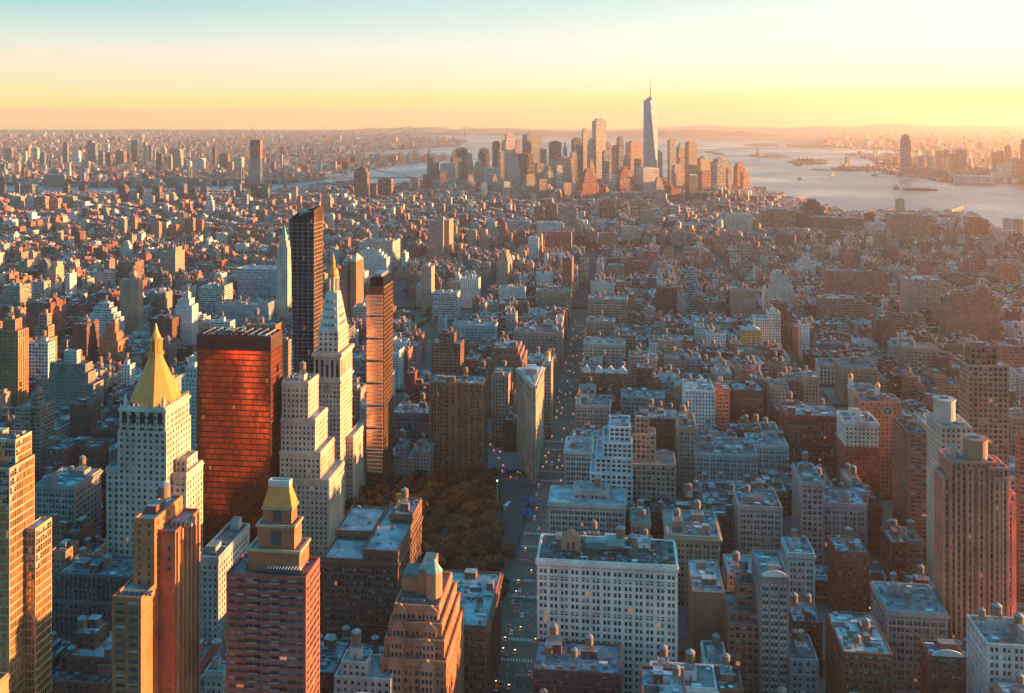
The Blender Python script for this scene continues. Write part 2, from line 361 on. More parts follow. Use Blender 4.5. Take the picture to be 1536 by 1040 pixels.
def clutter(b, x0, x1, y0, y1, z, r, lod=2, wc=(.3, .2, .15), amount=1.0, ntank=None):
    w, d = x1-x0, y1-y0
    if w < 6 or d < 6: return
    used = []
    def spot(a, c, m=.9):
        for _ in range(8):
            x = r.uniform(x0+m, x1-m-a) if w > a+2*m else None; y = r.uniform(y0+m, y1-m-c) if d > c+2*m else None
            if x is None or y is None: return None
            if all(x+a < u[0] or x > u[1] or y+c < u[2] or y > u[3] for u in used):
                used.append((x-.3, x+a+.3, y-.3, y+c+.3)); return x, y
    for _ in range(1 + (w*d > 500) + (w*d > 1200)):
        a, c, h = r.uniform(3, min(9, w*.5)), r.uniform(3, min(9, d*.5)), r.uniform(2.6, 5.5); q = spot(a, c)
        if q:
            m, i = b.newpart('bulkhead'); m.box(q[0], q[0]+a, q[1], q[1]+c, z+.002, z+h, I_WALL, rv(wc, r, .3), I_ROOF, rv((.33, .33, .32), r, .4))
            if lod == 2:
                m.box(q[0]-.15, q[0]+a+.15, q[1]-.15, q[1]+c+.15, z+h-.15, z+h+.25, I_WALL, rv(wc, r, .2), I_ROOF, (.3, .3, .3))
                dm, _ = b.newpart('roof_door', i); dm.box(q[0]+a*.4, q[0]+a*.4+1, q[1]-.08, q[1]+.02, z+.01, z+2.1, I_METAL)
                if r.random() < .5 and ntank != 0: tank(b, q[0]+a/2, q[1]+c/2, z+h+.25, r, lod)
    nt_ = ntank if ntank is not None else (r.random() < .65)+(r.random() < .2)
    for _ in range(int(nt_)):
        q = spot(4.6, 4.6)
        if q: tank(b, q[0]+2.3, q[1]+2.3, z, r, lod)
    if lod == 2:
        for _ in range(int(min(30, w*d/30*amount))):
            k = r.random()
            if k < .45:
                a, c, h = r.uniform(.8, 3), r.uniform(.8, 3), r.uniform(.7, 1.9); q = spot(a, c, .6)
                if q: m = one(b, 'rooftop_unit'); m.box(q[0], q[0]+a, q[1], q[1]+c, z+.3, z+.3+h, I_METAL, bottom=True); m.box(q[0]+.1, q[0]+a-.1, q[1]+.1, q[1]+c-.1, z+.002, z+.3, I_WALL, (.1, .1, .1))
            elif k < .6:
                a, c = r.uniform(2, 6), r.uniform(1.5, 3); q = spot(a, c, .6)
                if q: one(b, 'skylight').box(q[0], q[0]+a, q[1], q[1]+c, z+.003, z+.6, I_METAL, (.4, .4, .4), I_WALL, (.6, .65, .65))
            elif k < .8:
                a = r.uniform(3, min(12, w*.6)); q = spot(a, .6, .5)
                if q: m = one(b, 'duct'); m.box(q[0], q[0]+a, q[1], q[1]+.55, z+.4, z+.95, I_METAL, bottom=True); m.box(q[0], q[0]+.2, q[1]+.1, q[1]+.4, z+.002, z+.4, I_METAL); m.box(q[0]+a-.2, q[0]+a, q[1]+.1, q[1]+.4, z+.002, z+.4, I_METAL)
            else:
                q = spot(r.uniform(3, 9), r.uniform(3, 9), .5)
                if q: u = used[-1]; one(b, 'roof_deck').box(u[0]+.3, u[1]-.3, u[2]+.3, u[3]-.3, z+.003, z+.12, I_ROOF, rv(r.choice([(.1, .07, .05), (.45, .45, .43), (.22, .12, .08), (.05, .05, .05)]), r, .2))
        if r.random() < .3:
            q = spot(.3, .3); 
            if q: one(b, 'mast').box(q[0], q[0]+.14, q[1], q[1]+.14, z+.002, z+r.uniform(4, 9), I_METAL)
    elif lod == 1:
        for _ in range(int(min(4, w*d/120))):
            q = spot(2.2, 2.2)
            if q: one(b, 'rooftop_unit').box(q[0], q[0]+2.2, q[1], q[1]+2.2, z+.002, z+r.uniform(1, 2.6), I_WALL, rv((.3, .3, .3), r, .6))
PANE_CACHE = {}
def pane_mesh(k):
    if k not in PANE_CACHE:
        m = MB(); r = random.Random(k)
        u = r.randrange(900); v = r.randrange(900)
        m.face([(-.5, 0, -.5), (.5, 0, -.5), (.5, 0, .5), (-.5, 0, .5)], I_GLASS, (.1, .1, .1), [(u+.1, v+.1), (u+.9, v+.1), (u+.9, v+.9), (u+.1, v+.9)])
        for a in ((-.5, .5, -.5, -.46), (-.5, .5, .46, .5), (-.5, -.45, -.46, .46), (.45, .5, -.46, .46), (-.45, .45, -.02, .02)):
            m.box(a[0], a[1], -.06, .01, a[2], a[3], I_WALL, (.25, .22, .19))
        PANE_CACHE[k] = m.mesh('window')
    return PANE_CACHE[k]
def hide_len(seq): return len(seq)
def finish(b, name, x, y, ang, label, cat, group=None, nwin=0, z=0, small=False):
    """make the thing: an Empty at its base with one mesh per part"""
    if small:
        m = MB()
        for _, mb, _ in b.parts: m.absorb(mb, 0, 0, 0)
        o = obj(name, m); o.location = (x, y, z); o.rotation_euler = (0, 0, -ang); return tag(o, label, cat, group)
    root = empty(name, (x, y, z), -ang); tag(root, label, cat, group); obs = []
    for nm, mb, par in b.parts:
        o = obj(nm, mb, root if par is None else obs[par]); obs.append(o)
        if nm == 'window': o['kind'] = 'stuff'
    if nwin and b.win:
        c_, s_ = cos(ang), -sin(ang); sc_ = []
        for i, (p, d, ww, wh) in enumerate(b.win):
            X = x+p[0]*c_-p[1]*s_; Y = y+p[0]*s_+p[1]*c_; q = proj(X, Y, p[2])
            if -5 < q[0] < 1541 and -5 < q[1] < 1040: sc_.append((hypot(X, Y, CAMH-p[2]), i))
        sc_.sort()
        for _, i in sc_[:nwin]:
            p, d, ww, wh = b.win[i]; o = bpy.data.objects.new('window', pane_mesh(i % 14)); link(o); o.parent = root
            o.location = p; o.rotation_euler = (0, 0, atan2(d[1], d[0])); o.scale = (ww, 1, wh)
    return root
# ---------------------------------------------------------------- placing a building from its bearings in the photo
RECTS = []       # footprints (s0, s1, t0, t1) of the named buildings
SIGHT = []       # (x0, x1, row, distance): what stands in front may not rise above this row
BOXES = []       # for ordering: (label key, x0, x1, ytop, ybase, Y)
def place(xc, yc, xf, xs, h, d=None, pad=2):
    X, Y = at(xc, yc, h); rt = xf < xc
    sg = -1 if rt else 1
    def solve(vec, target, sgn):
        lo, hi = .5, 400.0
        for _ in range(40):
            m = (lo+hi)/2; q = proj(X+vec[0]*sgn*m, Y+vec[1]*sgn*m, h)[0]
            past = (q > target) if (proj(X+vec[0]*sgn*5, Y+vec[1]*sgn*5, h)[0] > xc) else (q < target)
            if past: hi = m
            else: lo = m
        return (lo+hi)/2
    wd = solve(U, xf, sg)
    dp = d if (d or xs is None) else min(68 if xs > xc else 40, solve(A, xs, 1))
    if dp is None: dp = wd*.85
    if rt: X -= U[0]*wd; Y -= U[1]*wd           # origin = front-left corner
    s, t_ = to_st(X, Y)
    RECTS.append((s-pad, s+wd+pad, t_-pad, t_+dp+pad))
    BOXES.append((min(xc, xf, xs or xc), max(xc, xf, xs or xc), yc, Y))
    return X, Y, wd, dp

# ---------------------------------------------------------------- named buildings
ANCH = []        # (x, y, short description) used when the other buildings are described
def hero(label, name, xc, yc, xf, xs, h, vb, col, sty, tiers=None, d=None, corn=0.0, blank='', cat='building', nwin=45, tr=None,
         rc=None, ntank=None, seed=None, short=None, extra=None, glass=(.1, .12, .14), clut=1.0, rec='FRL', lod=None, par=1.0, sty2=None):
    r = random.Random(seed or int(xc*7+yc*13))
    X, Y, wd, dp = place(xc, yc, xf, xs, h, d)
    if vb: SIGHT.append((min(xf, xc, xs or xc)-1, max(xf, xc, xs or xc)+1, vb, Y))
    dist = hypot(X, Y); lod = lod or (2 if dist < 1500 else 1)
    b = Bld(); S = STY[sty]; wc = rv(COL[col] if isinstance(col, str) else col, r, .06); rc = rc or r.choice([(.28, .35, .37), (.20, .24, .26), (.36, .43, .45), (.11, .12, .13)])  # default roofs tinted cool, blue skylight put into the silver grey
    tr_ = COL[tr] if isinstance(tr, str) else tr
    T = tiers or [(0, 1, 0, 1, 0, h)]
    for i, q in enumerate(T):
        fx0, fx1, fy0, fy1, z0, z1 = q[:6]; S_ = STY[q[6]] if len(q) > 6 and q[6] else S; w_ = COL[q[7]] if len(q) > 7 else wc
        tier(b, fx0*wd, fx1*wd, fy0*dp, fy1*dp, z0, z1, S_, w_, glass, tr_, rc, lod, rec if lod == 2 and dist < 1100 else '', blank, par, corn if z1-z0 > 8 else min(corn, .3), r=r)
    top = max(T, key=lambda q: q[5])
    clutter(b, top[0]*wd, top[1]*wd, top[2]*dp, top[3]*dp, top[5], r, lod, wc, clut, ntank)
    if lod == 2 and len(T) > 1:
        for q in T:
            if q is top: continue
            for _ in range(5):
                x, y = r.uniform(q[0], q[1])*wd, r.uniform(q[2], q[3])*dp
                if 1.5 < x < wd-3 and 1.5 < y < dp-3 and not any(u is not q and u[5] > q[5] and u[0]*wd-3 < x < u[1]*wd+1 and u[2]*dp-3 < y < u[3]*dp+1 for u in T):
                    one(b, 'rooftop_unit').box(x, x+r.uniform(1, 2.4), y, y+r.uniform(1, 2), q[5]+.002, q[5]+r.uniform(.8, 2), I_METAL)
    b.parts = [p for p in b.parts if p[1].v or p[2] is None]
    if extra: extra(b, wd, dp, h, r)
    keep = [i for i, p in enumerate(b.parts) if p[1].v]; remap = {o: n for n, o in enumerate(keep)}
    b.parts = [(b.parts[i][0], b.parts[i][1], remap.get(b.parts[i][2]) if b.parts[i][2] is not None else None) for i in keep]
    o = finish(b, name, X, Y, G, label, cat, None, nwin if dist < 1100 else 0)
    c = proj(X+wd/2, Y, h*.8); ANCH.append((c[0], c[1], short or ' '.join(label.split()[:4])))
    return o
def step(n, inset, z0, z1, fy=0.0, h0=0):
    """n setbacks between heights z0 and z1 above a full-width base"""
    T = [(0, 1, 0, 1, h0, z0)]
    for i in range(n):
        k = inset*(i+1)/n; T.append((k/2, 1-k/2, k*.45+fy, 1-k/2, z0+(z1-z0)*i/n, z0+(z1-z0)*(i+1)/n))
    return T
B = 'office_building'; AP = 'apartment_tower'; LB = 'loft_building'; OT = 'office_tower'
# --- extras for the landmark roofs
def pyr(mb, cx, cy, hw, z0, z1, top=0.0, m=I_GOLD, c=(.5, .5, .5), n=4, ph=pi/4, hd=None):
    k = 1.41421 if n == 4 else 1.0
    mb.lathe(cx, cy, [(hw*k, z0), (max(top*k, 0), z1)], n, m, c, ph)
def x_nylife(b, w, d, h, r):
    cx, cy = w/2, d/2+1; m, i = b.newpart('gilded_pyramid_roof')
    m.lathe(cx, cy, [(15.5, h+.5), (14.8, h+3), (3.6, h+29)], 8, I_GOLD, ph=pi/8)
    for s_ in (-1, 1):
        q, _ = b.newpart('corner_pinnacle'); q.lathe(cx+s_*12.4, 1.8, [(1.5, h+.2), (1.5, h+4), (0, h+9)], 6, I_WALL, COL['lime'])
    l, j = b.newpart('lantern', i); l.lathe(cx, cy, [(4.8, h+29), (4.8, h+31), (3.9, h+31.5), (3.9, h+38), (4.6, h+38.4), (3.0, h+40)], 8, I_GOLD, ph=pi/8)
    for k in range(8):
        a = k*pi/4; l.box(cx+3.3*cos(a)-.35, cx+3.3*cos(a)+.35, cy+3.3*sin(a)-.35, cy+3.3*sin(a)+.35, h+31, h+38, I_WALL, (.05, .03, .02))
    q, _ = b.newpart('spire', i); q.lathe(cx, cy, [(3.2, h+40), (1.3, h+44.5), (.15, h+49)], 8, I_GOLD)
    g = b.part('gothic_crown')
    for k in range(11):
        x = k*w/10; g.lathe(x, -.2, [(.55, h-3), (.55, h+1.4), (0, h+3.4)], 4, I_WALL, COL['lime'])
        g.lathe(w+.2, k*d/10, [(.55, h-3), (.55, h+1.4), (0, h+3.4)], 4, I_WALL, COL['lime'])
NY = place
def nylife():
    h = 143
    X, Y, wd, dp = place(248, 614, 181, 282, h, None, 2)
    RECTS[-1] = (RECTS[-1][0]-28, RECTS[-1][1]+30, RECTS[-1][2]-6, RECTS[-1][3]+20)
    r = random.Random(4); b = Bld(); S = dict(STY['punch'], bay=3.6, fl=3.8); wc = COL['lime']; S2 = dict(STY['pair'], bay=5.2)
    gc = (.1, .08, .06); ky = dict(r=r, rec='F')
    tier(b, 0, wd, 0, dp, 60, h, S2, wc, gc, None, (.2, .2, .2), 2, 'FR', corn=.8, r=r)
    tier(b, -.8, wd+.8, -.8, dp+.8, 30, h-14, S, wc, gc, None, (.3, .3, .3), 2, 'FR', r=r, par=.8)
    a = .42*wd
    tier(b, -a, 0.2, 6, dp-2, 12, 103, S, wc, gc, None, (.3, .3, .3), 2, 'FL', corn=.5, r=r)
    tier(b, wd-.2, wd+a*.85, 6, dp-2, 12, 101, S, wc, gc, None, (.3, .3, .3), 2, 'FR', corn=.5, r=r)
    tier(b, -a-4, wd+a+2, -3, dp+10, 0, 30, STY['loft'], wc, gc, None, (.3, .3, .3), 2, 'F', corn=.8, r=r)
    tier(b, wd+2, wd+a*.7, 10, dp-6, 101, 108, S, wc, gc, None, (.3, .3, .3), 2, '', r=r)
    g = b.part('arched_window_crown')
    for z in (h-18.5, h-9):
        for k in range(5):
            x = 3+k*(wd-6)/4; g.lathe(0, 0, [], 3) if 0 else None
            g.box(x-1.5, x+1.5, -1.2, -.7, z, z+5.5, I_WALL, (.03, .02, .02)); g.face([(x-1.5, -1.21, z+5.5), (x+1.5, -1.21, z+5.5), (x+.9, -1.21, z+7), (x-.9, -1.21, z+7)], I_WALL, (.03, .02, .02))
    x_nylife(b, wd, dp, h, r)
    for px, py in ((wd+3, 8), (wd+a*.8, 8), (-a+1, 8)):
        m, _ = b.newpart('flagpole'); m.box(px, px+.25, py, py+.25, 101, 120, I_METAL)
    finish(b, 'gothic_skyscraper', X, Y, G, 'limestone tower with stepped wings crowned by a tall gilded octagonal pyramid and spire', 'skyscraper', None, 95)
    SIGHT.append((150, 320, 800, Y)); ANCH.append((235, 640, 'gilded pyramid tower'))
def metlife():
    Y0 = 752; h = h_at(527, Y0)
    X, Y, wd, dp = place(510, 530, 472, 527, h, None, 1)
    r = random.Random(5); b = Bld(); wc = (.64, .46, .35); gc = (.09, .08, .07); S = dict(STY['punch'], bay=2.9, fl=3.7, wf=.5)  # pale stone tinted pinker: warm evening light put into the wall colour
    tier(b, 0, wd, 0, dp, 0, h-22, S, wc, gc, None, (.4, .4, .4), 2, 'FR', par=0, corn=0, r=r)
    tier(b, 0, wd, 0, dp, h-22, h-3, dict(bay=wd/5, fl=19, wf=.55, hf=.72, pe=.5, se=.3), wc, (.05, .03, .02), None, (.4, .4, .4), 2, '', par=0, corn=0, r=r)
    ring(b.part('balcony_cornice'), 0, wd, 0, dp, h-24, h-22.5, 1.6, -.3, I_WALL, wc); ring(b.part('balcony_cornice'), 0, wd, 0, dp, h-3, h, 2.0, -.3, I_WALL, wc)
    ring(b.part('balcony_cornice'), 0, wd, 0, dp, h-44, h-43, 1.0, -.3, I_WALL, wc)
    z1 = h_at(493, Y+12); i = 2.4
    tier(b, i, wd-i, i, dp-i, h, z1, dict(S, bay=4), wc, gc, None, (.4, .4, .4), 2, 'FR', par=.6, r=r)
    z2 = h_at(438, Y+12); z3 = h_at(416, Y+12); z4 = h_at(380, Y+12)
    m, j = b.newpart('pyramid_roof'); hw = wd/2-2.6; hd = dp/2-2.6; cx, cy = wd/2, dp/2; tw = 4.6
    B0 = [(cx-hw, cy-hd), (cx+hw, cy-hd), (cx+hw, cy+hd), (cx-hw, cy+hd)]; T0 = [(cx-tw, cy-tw), (cx+tw, cy-tw), (cx+tw, cy+tw), (cx-tw, cy+tw)]
    for k in range(4):
        l = (k+1) % 4; m.face([(*B0[k], z1+.6), (*B0[l], z1+.6), (*T0[l], z2), (*T0[k], z2)], I_WALL, (.56, .50, .42))
    m.face([(*q, z2) for q in T0], I_WALL, wc)
    dm, _ = b.newpart('dormer', j); 
    for lv, n in ((.1, 5), (.3, 4), (.5, 3), (.7, 2)):
        for k in range(n):
            f = (k+.5)/n*2-1; hx = hw+(tw-hw)*lv; hy = hd+(tw-hd)*lv; z = z1+.6+(z2-z1)*lv
            dm.box(cx+f*hx*.8-.7, cx+f*hx*.8+.7, cy-hy-.5, cy-hy+2.5, z, z+2.6, I_WALL, (.55, .48, .4)); dm.box(cx+f*hx*.8-.4, cx+f*hx*.8+.4, cy-hy-.6, cy-hy-.4, z+.5, z+2, I_WALL, (.03, .03, .03))
            dm.box(cx+hx-2.5, cx+hx+.5, cy+f*hy*.8-.7, cy+f*hy*.8+.7, z, z+2.6, I_WALL, (.55, .48, .4)); dm.box(cx+hx+.4, cx+hx+.6, cy+f*hy*.8-.4, cy+f*hy*.8+.4, z+.5, z+2, I_WALL, (.03, .03, .03))
    c, _ = b.newpart('colonnade_lantern', j); c.lathe(cx, cy, [(5.2, z2), (5.2, z2+1), (3.6, z2+1), (3.6, z3-1), (4.8, z3-1), (4.8, z3)], 8, I_WALL, (.45, .38, .3), pi/8)
    for k in range(8):
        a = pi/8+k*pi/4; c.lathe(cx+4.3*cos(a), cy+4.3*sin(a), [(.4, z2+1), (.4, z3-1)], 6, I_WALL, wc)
    q, k2 = b.newpart('gilded_cupola', j); q.lathe(cx, cy, [(4.2, z3), (4.4, z3+2.5), (3.6, z3+6), (1.4, z3+8.5), (1.4, z3+12), (1.7, z3+12.4), (.9, z3+15), (.3, z3+18), (.1, z4)], 12, I_GOLD)
    zc = h_at(583, Y); R = 4.1
    for sd_ in (0, 1):
        f, i2 = b.newpart('clock_face')
        def disc(mb, R0, R1, e, m, col, n=28):
            for k in range(n):
                a0, a1 = 2*pi*k/n, 2*pi*(k+1)/n
                pts = [(R0*cos(a0), R0*sin(a0)), (R1*cos(a0), R1*sin(a0)), (R1*cos(a1), R1*sin(a1)), (R0*cos(a1), R0*sin(a1))]
                if R0 == 0: pts = pts[1:]+[(0, 0)]
                P3 = [((cx+u_, -e, zc+v_) if sd_ == 0 else (wd+e, cy+u_, zc+v_)) for u_, v_ in pts]
                mb.face(P3, m, col)
        disc(f, 0, R, .62, I_WALL, (.36, .27, .2)); disc(f, R-.5, R, .70, I_WALL, (.62, .52, .4)); disc(f, R*.6, R*.66, .66, I_WALL, (.6, .5, .4))
        hn, _ = b.newpart('clock_hands', i2)
        for ang_, L_ in ((radians(20), R*.8), (radians(-165), R*.5)):
            u_, v_ = sin(ang_), cos(ang_); pa = (-.15*v_, .15*u_)
            pts = [(pa[0], pa[1]), (-pa[0], -pa[1]), (L_*u_-pa[0], L_*v_-pa[1]), (L_*u_+pa[0], L_*v_+pa[1])]
            hn.face([((cx+a_, -.78, zc+c_) if sd_ == 0 else (wd+.78, cy+a_, zc+c_)) for a_, c_ in pts], I_WALL, (.03, .02, .02))
        for k in range(12):
            a = k*pi/6; u_, v_ = R*.82*sin(a), R*.82*cos(a)
            pts = [(u_-.16, v_-.32), (u_+.16, v_-.32), (u_+.16, v_+.32), (u_-.16, v_+.32)]
            hn.face([((cx+a_, -.76, zc+c_) if sd_ == 0 else (wd+.76, cy+a_, zc+c_)) for a_, c_ in pts], I_WALL, (.05, .03, .02))
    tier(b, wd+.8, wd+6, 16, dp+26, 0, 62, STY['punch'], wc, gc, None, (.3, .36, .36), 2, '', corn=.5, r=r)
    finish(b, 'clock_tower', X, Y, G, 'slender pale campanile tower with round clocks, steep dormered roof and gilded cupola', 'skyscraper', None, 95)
    SIGHT.append((470, 546, 740, Y)); ANCH.append((500, 560, 'clock tower with gilded cupola'))
def flatiron():
    h = 87; P = np.array(at(801, 578, h)); Lb = np.array(at(774, 549, h)); Rb = np.array(at(816, 547, h))
    Lb = P+(Lb-P)*.9; Rb = P+(Rb-P)*.9
    r = random.Random(9); b = Bld(); wc = (.44, .34, .25); gc = (.1, .09, .07); S = dict(STY['punch'], bay=4.4, fl=4.0, wf=.5)
    e1 = (Rb-P)/np.linalg.norm(Rb-P); e2 = (Lb-P)/np.linalg.norm(Lb-P); bis = (e1+e2); bis /= np.linalg.norm(bis)
    perp = np.array([bis[1], -bis[0]]); q0 = P+bis*1.2-perp*1.3; q1 = P+bis*1.2+perp*1.3
    def l(p): return ((p-P)[0], (p-P)[1])
    F = [l(q0), l(q1), l(Rb), l(Lb)]
    uo = 40
    for i in range(4):
        for z0, z1, S_ in ((0, 14, dict(S, bay=4.2, fl=7, wf=.6, hf=.75)), (14.6, 70, S), (70.6, 84, dict(S, bay=4.2, fl=6.6, wf=.6, hf=.72))):
            facade(b, F[i], F[(i+1) % 4], z0, z1, S_, wc, gc, None, i in (1, 3), False, uo+i*50)
    C0 = np.array(F)
    def poly(sc_off, z0, z1, nm, col=wc):
        m = b.part(nm); ctr = C0.mean(0); out_ = []
        for i in range(4):
            p, a, c = C0[i], C0[i-1], C0[(i+1) % 4]; d1 = (p-a)/np.linalg.norm(p-a); d2 = (c-p)/np.linalg.norm(c-p)
            n1 = np.array([d1[1], -d1[0]]); n2 = np.array([d2[1], -d2[0]]); bb = n1+n2; bb /= np.linalg.norm(bb); out_.append(p+bb*sc_off/max(.35, bb@n1))
        for i in range(4):
            a, c = out_[i], out_[(i+1) % 4]; m.face([(*a, z0), (*c, z0), (*c, z1), (*a, z1)], I_WALL, col)
        m.face([(*q, z1) for q in out_], I_WALL if nm != 'roof' else I_ROOF, col); m.face([(*q, z0) for q in out_[::-1]], I_WALL, col)
    poly(.7, 14, 14.6, 'belt_course'); poly(.7, 70, 70.6, 'belt_course'); poly(2.0, 84.6, 86, 'cornice'); poly(1.1, 84, 84.6, 'cornice'); poly(.1, 86, 87.2, 'roof', (.5, .5, .48))
    for i in range(4):
        p = C0[i]; one(b, 'corner_pier').lathe(p[0], p[1], [(1.0, 0), (1.0, 84)], 10, I_WALL, wc)
    ph = np.array(l(P+bis*42)); one(b, 'penthouse').box(ph[0]-5, ph[0]+5, ph[1]-8, ph[1]+10, 87.2, 92, I_WALL, wc, I_ROOF, (.5, .5, .5))
    for k in range(8):
        q = np.array(l(P+bis*(12+k*3.4))); one(b, 'rooftop_unit').box(q[0]-.9, q[0]+.9, q[1]-.8, q[1]+.8, 87.21, 88+r.random()*1.4, I_METAL)
    finish(b, 'flatiron_building', float(P[0]), float(P[1]), 0, 'tall wedge shaped limestone building filling the triangular corner between two avenues', 'building', None, 90)
    s, t_ = to_st(*P); RECTS.append((s-26, s+6, t_-22, t_+75)); SIGHT.append((773, 822, 712, P[1])); ANCH.append((800, 640, 'wedge shaped building'))
    return P
def copper():
    def ex(b, w, d, h, r):
        q = b.part('mechanical_louvres'); q.box(-.2, w+.2, -.2, d+.2, h-9, h-.5, I_WALL, (.06, .025, .015)); q.box(2, w-2, 2, d-2, h, h+.5, I_ROOF, (.05, .05, .05))
        p = b.part('roof_ribs')
        for k in range(9): x = 4+k*(w-8)/8; p.box(x-.3, x+.3, 1, d-1, h+.5, h+2.4, I_METAL)
        for k in range(14): x = w*k/13; p.box(x-.15, x+.15, .2, .5, h+.5, h+2.8, I_WALL, (.4, .3, .2))
    hero('dark copper tinted glass office slab with a black louvred crown', 'glass_office_tower', 406, 508, 296, 423, 170, 790, (.11, .035, .02), 'curtain',
         cat='skyscraper', glass=(.50, .11, .045), rc=(.05, .05, .05), ntank=0, extra=ex, short='copper glass slab', nwin=0, par=1.5, clut=.2)
def onemadison():
    def ex(b, w, d, h, r):
        b.part('glass_crown').box(1, w-1, 1, d-1, h, h+9, I_TINT, (.05, .05, .06)); b.part('glass_crown').box(3, w-3, 3, d-3, h+9, h+11, I_METAL)
        m = b.part('glass_bay')
        for k in range(8):
            z = 22+k*19
            m.box(-1.3, w*.93, -1.8, -.55, z, z+16.5, I_TINT, (.85, .42, .2), bottom=True)  # orange glow of the reflected evening put into the glass tint
            for j in range(6): m.box(-1.45, w*.95, -2.2, -1.8, z+j*3.3-.001, z+j*3.3+.7, I_WALL, (.7, .62, .52), bottom=True)
    hero('slim residential tower of stacked white glass cubes with a bronze side', 'residential_tower', 576, 432, 553, 589, 178, 670, (.13, .08, .05), 'curtain',
         cat='skyscraper', glass=(.32, .12, .05), rc=(.06, .06, .06), ntank=0, extra=ex, short='slim bronze tower', nwin=0)
def mspt():
    h = 236; X, Y, wd, dp = place(471, 330, 434, 478, h-8, 22, 2)
    b = Bld(); m = b.part('glass_shaft'); n = 60; wb = wd*.78; gc = (.03, .045, .07)
    def ring_at(f): ww = wb+(wd-wb)*f**2; return [(wd-ww, 0), (wd, 0), (wd+1.5*f, dp), (wd-ww, dp)]
    for k in range(n):
        f0, f1 = k/n, (k+1)/n; a, c = ring_at(f0), ring_at(f1); z0, z1 = (h-8)*f0, (h-8)*f1
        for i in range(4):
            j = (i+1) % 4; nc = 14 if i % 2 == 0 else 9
            m.face([(*a[i], z0), (*a[j], z0), (*c[j], z1), (*c[i], z1)], I_TINT, gc if i != 1 else (.30, .17, .07), [(0, k), (nc, k), (nc, k+1), (0, k+1)])  # right face of the same glass coloured gold for the sun on it
        sl = b.part('floor_edge')
        for i in (0, 1):
            j = i+1; e = .12; p, q = a[i], a[j]
            dy = -e if i == 0 else 0; dx = e if i == 1 else 0
            sl.face([(p[0]+dx, p[1]+dy, z0), (q[0]+dx, q[1]+dy, z0), (q[0]+dx, q[1]+dy, z0+.5), (p[0]+dx, p[1]+dy, z0+.5)], I_METAL)
    c = ring_at(1)
    cr = b.part('angled_crown'); z = h-8
    Z = [z, z+9, z+12, z+4]
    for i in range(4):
        j = (i+1) % 4; cr.face([(*c[i], z), (*c[j], z), (*c[j], Z[j]), (*c[i], Z[i])], I_TINT, gc if i != 1 else (.25, .15, .07), [(0, 0), (12, 0), (12, 3), (0, 3)])  # crown's right face also has the sun's gold in its colour
    b.part('roof').face([(*q, z-.1) for q in c], I_ROOF, (.06, .06, .06)); b.part('roof_screen').box(wd*.3, wd*.7, dp*.3, dp*.7, z, z+7, I_METAL)
    for k in range(5):
        x = wd*(.1+.9*k/4); q, _ = b.newpart('corner_mullion') if 0 else (b.part('mullion'), 0); q.box(x-.2, x+.2, -.3, 0, 0, z, I_METAL)
    finish(b, 'residential_tower', X, Y, G, 'very tall dark blue glass tower flaring wider toward its angled top', 'skyscraper')
    SIGHT.append((434, 478, 560, Y)); ANCH.append((455, 400, 'dark flaring glass tower'))
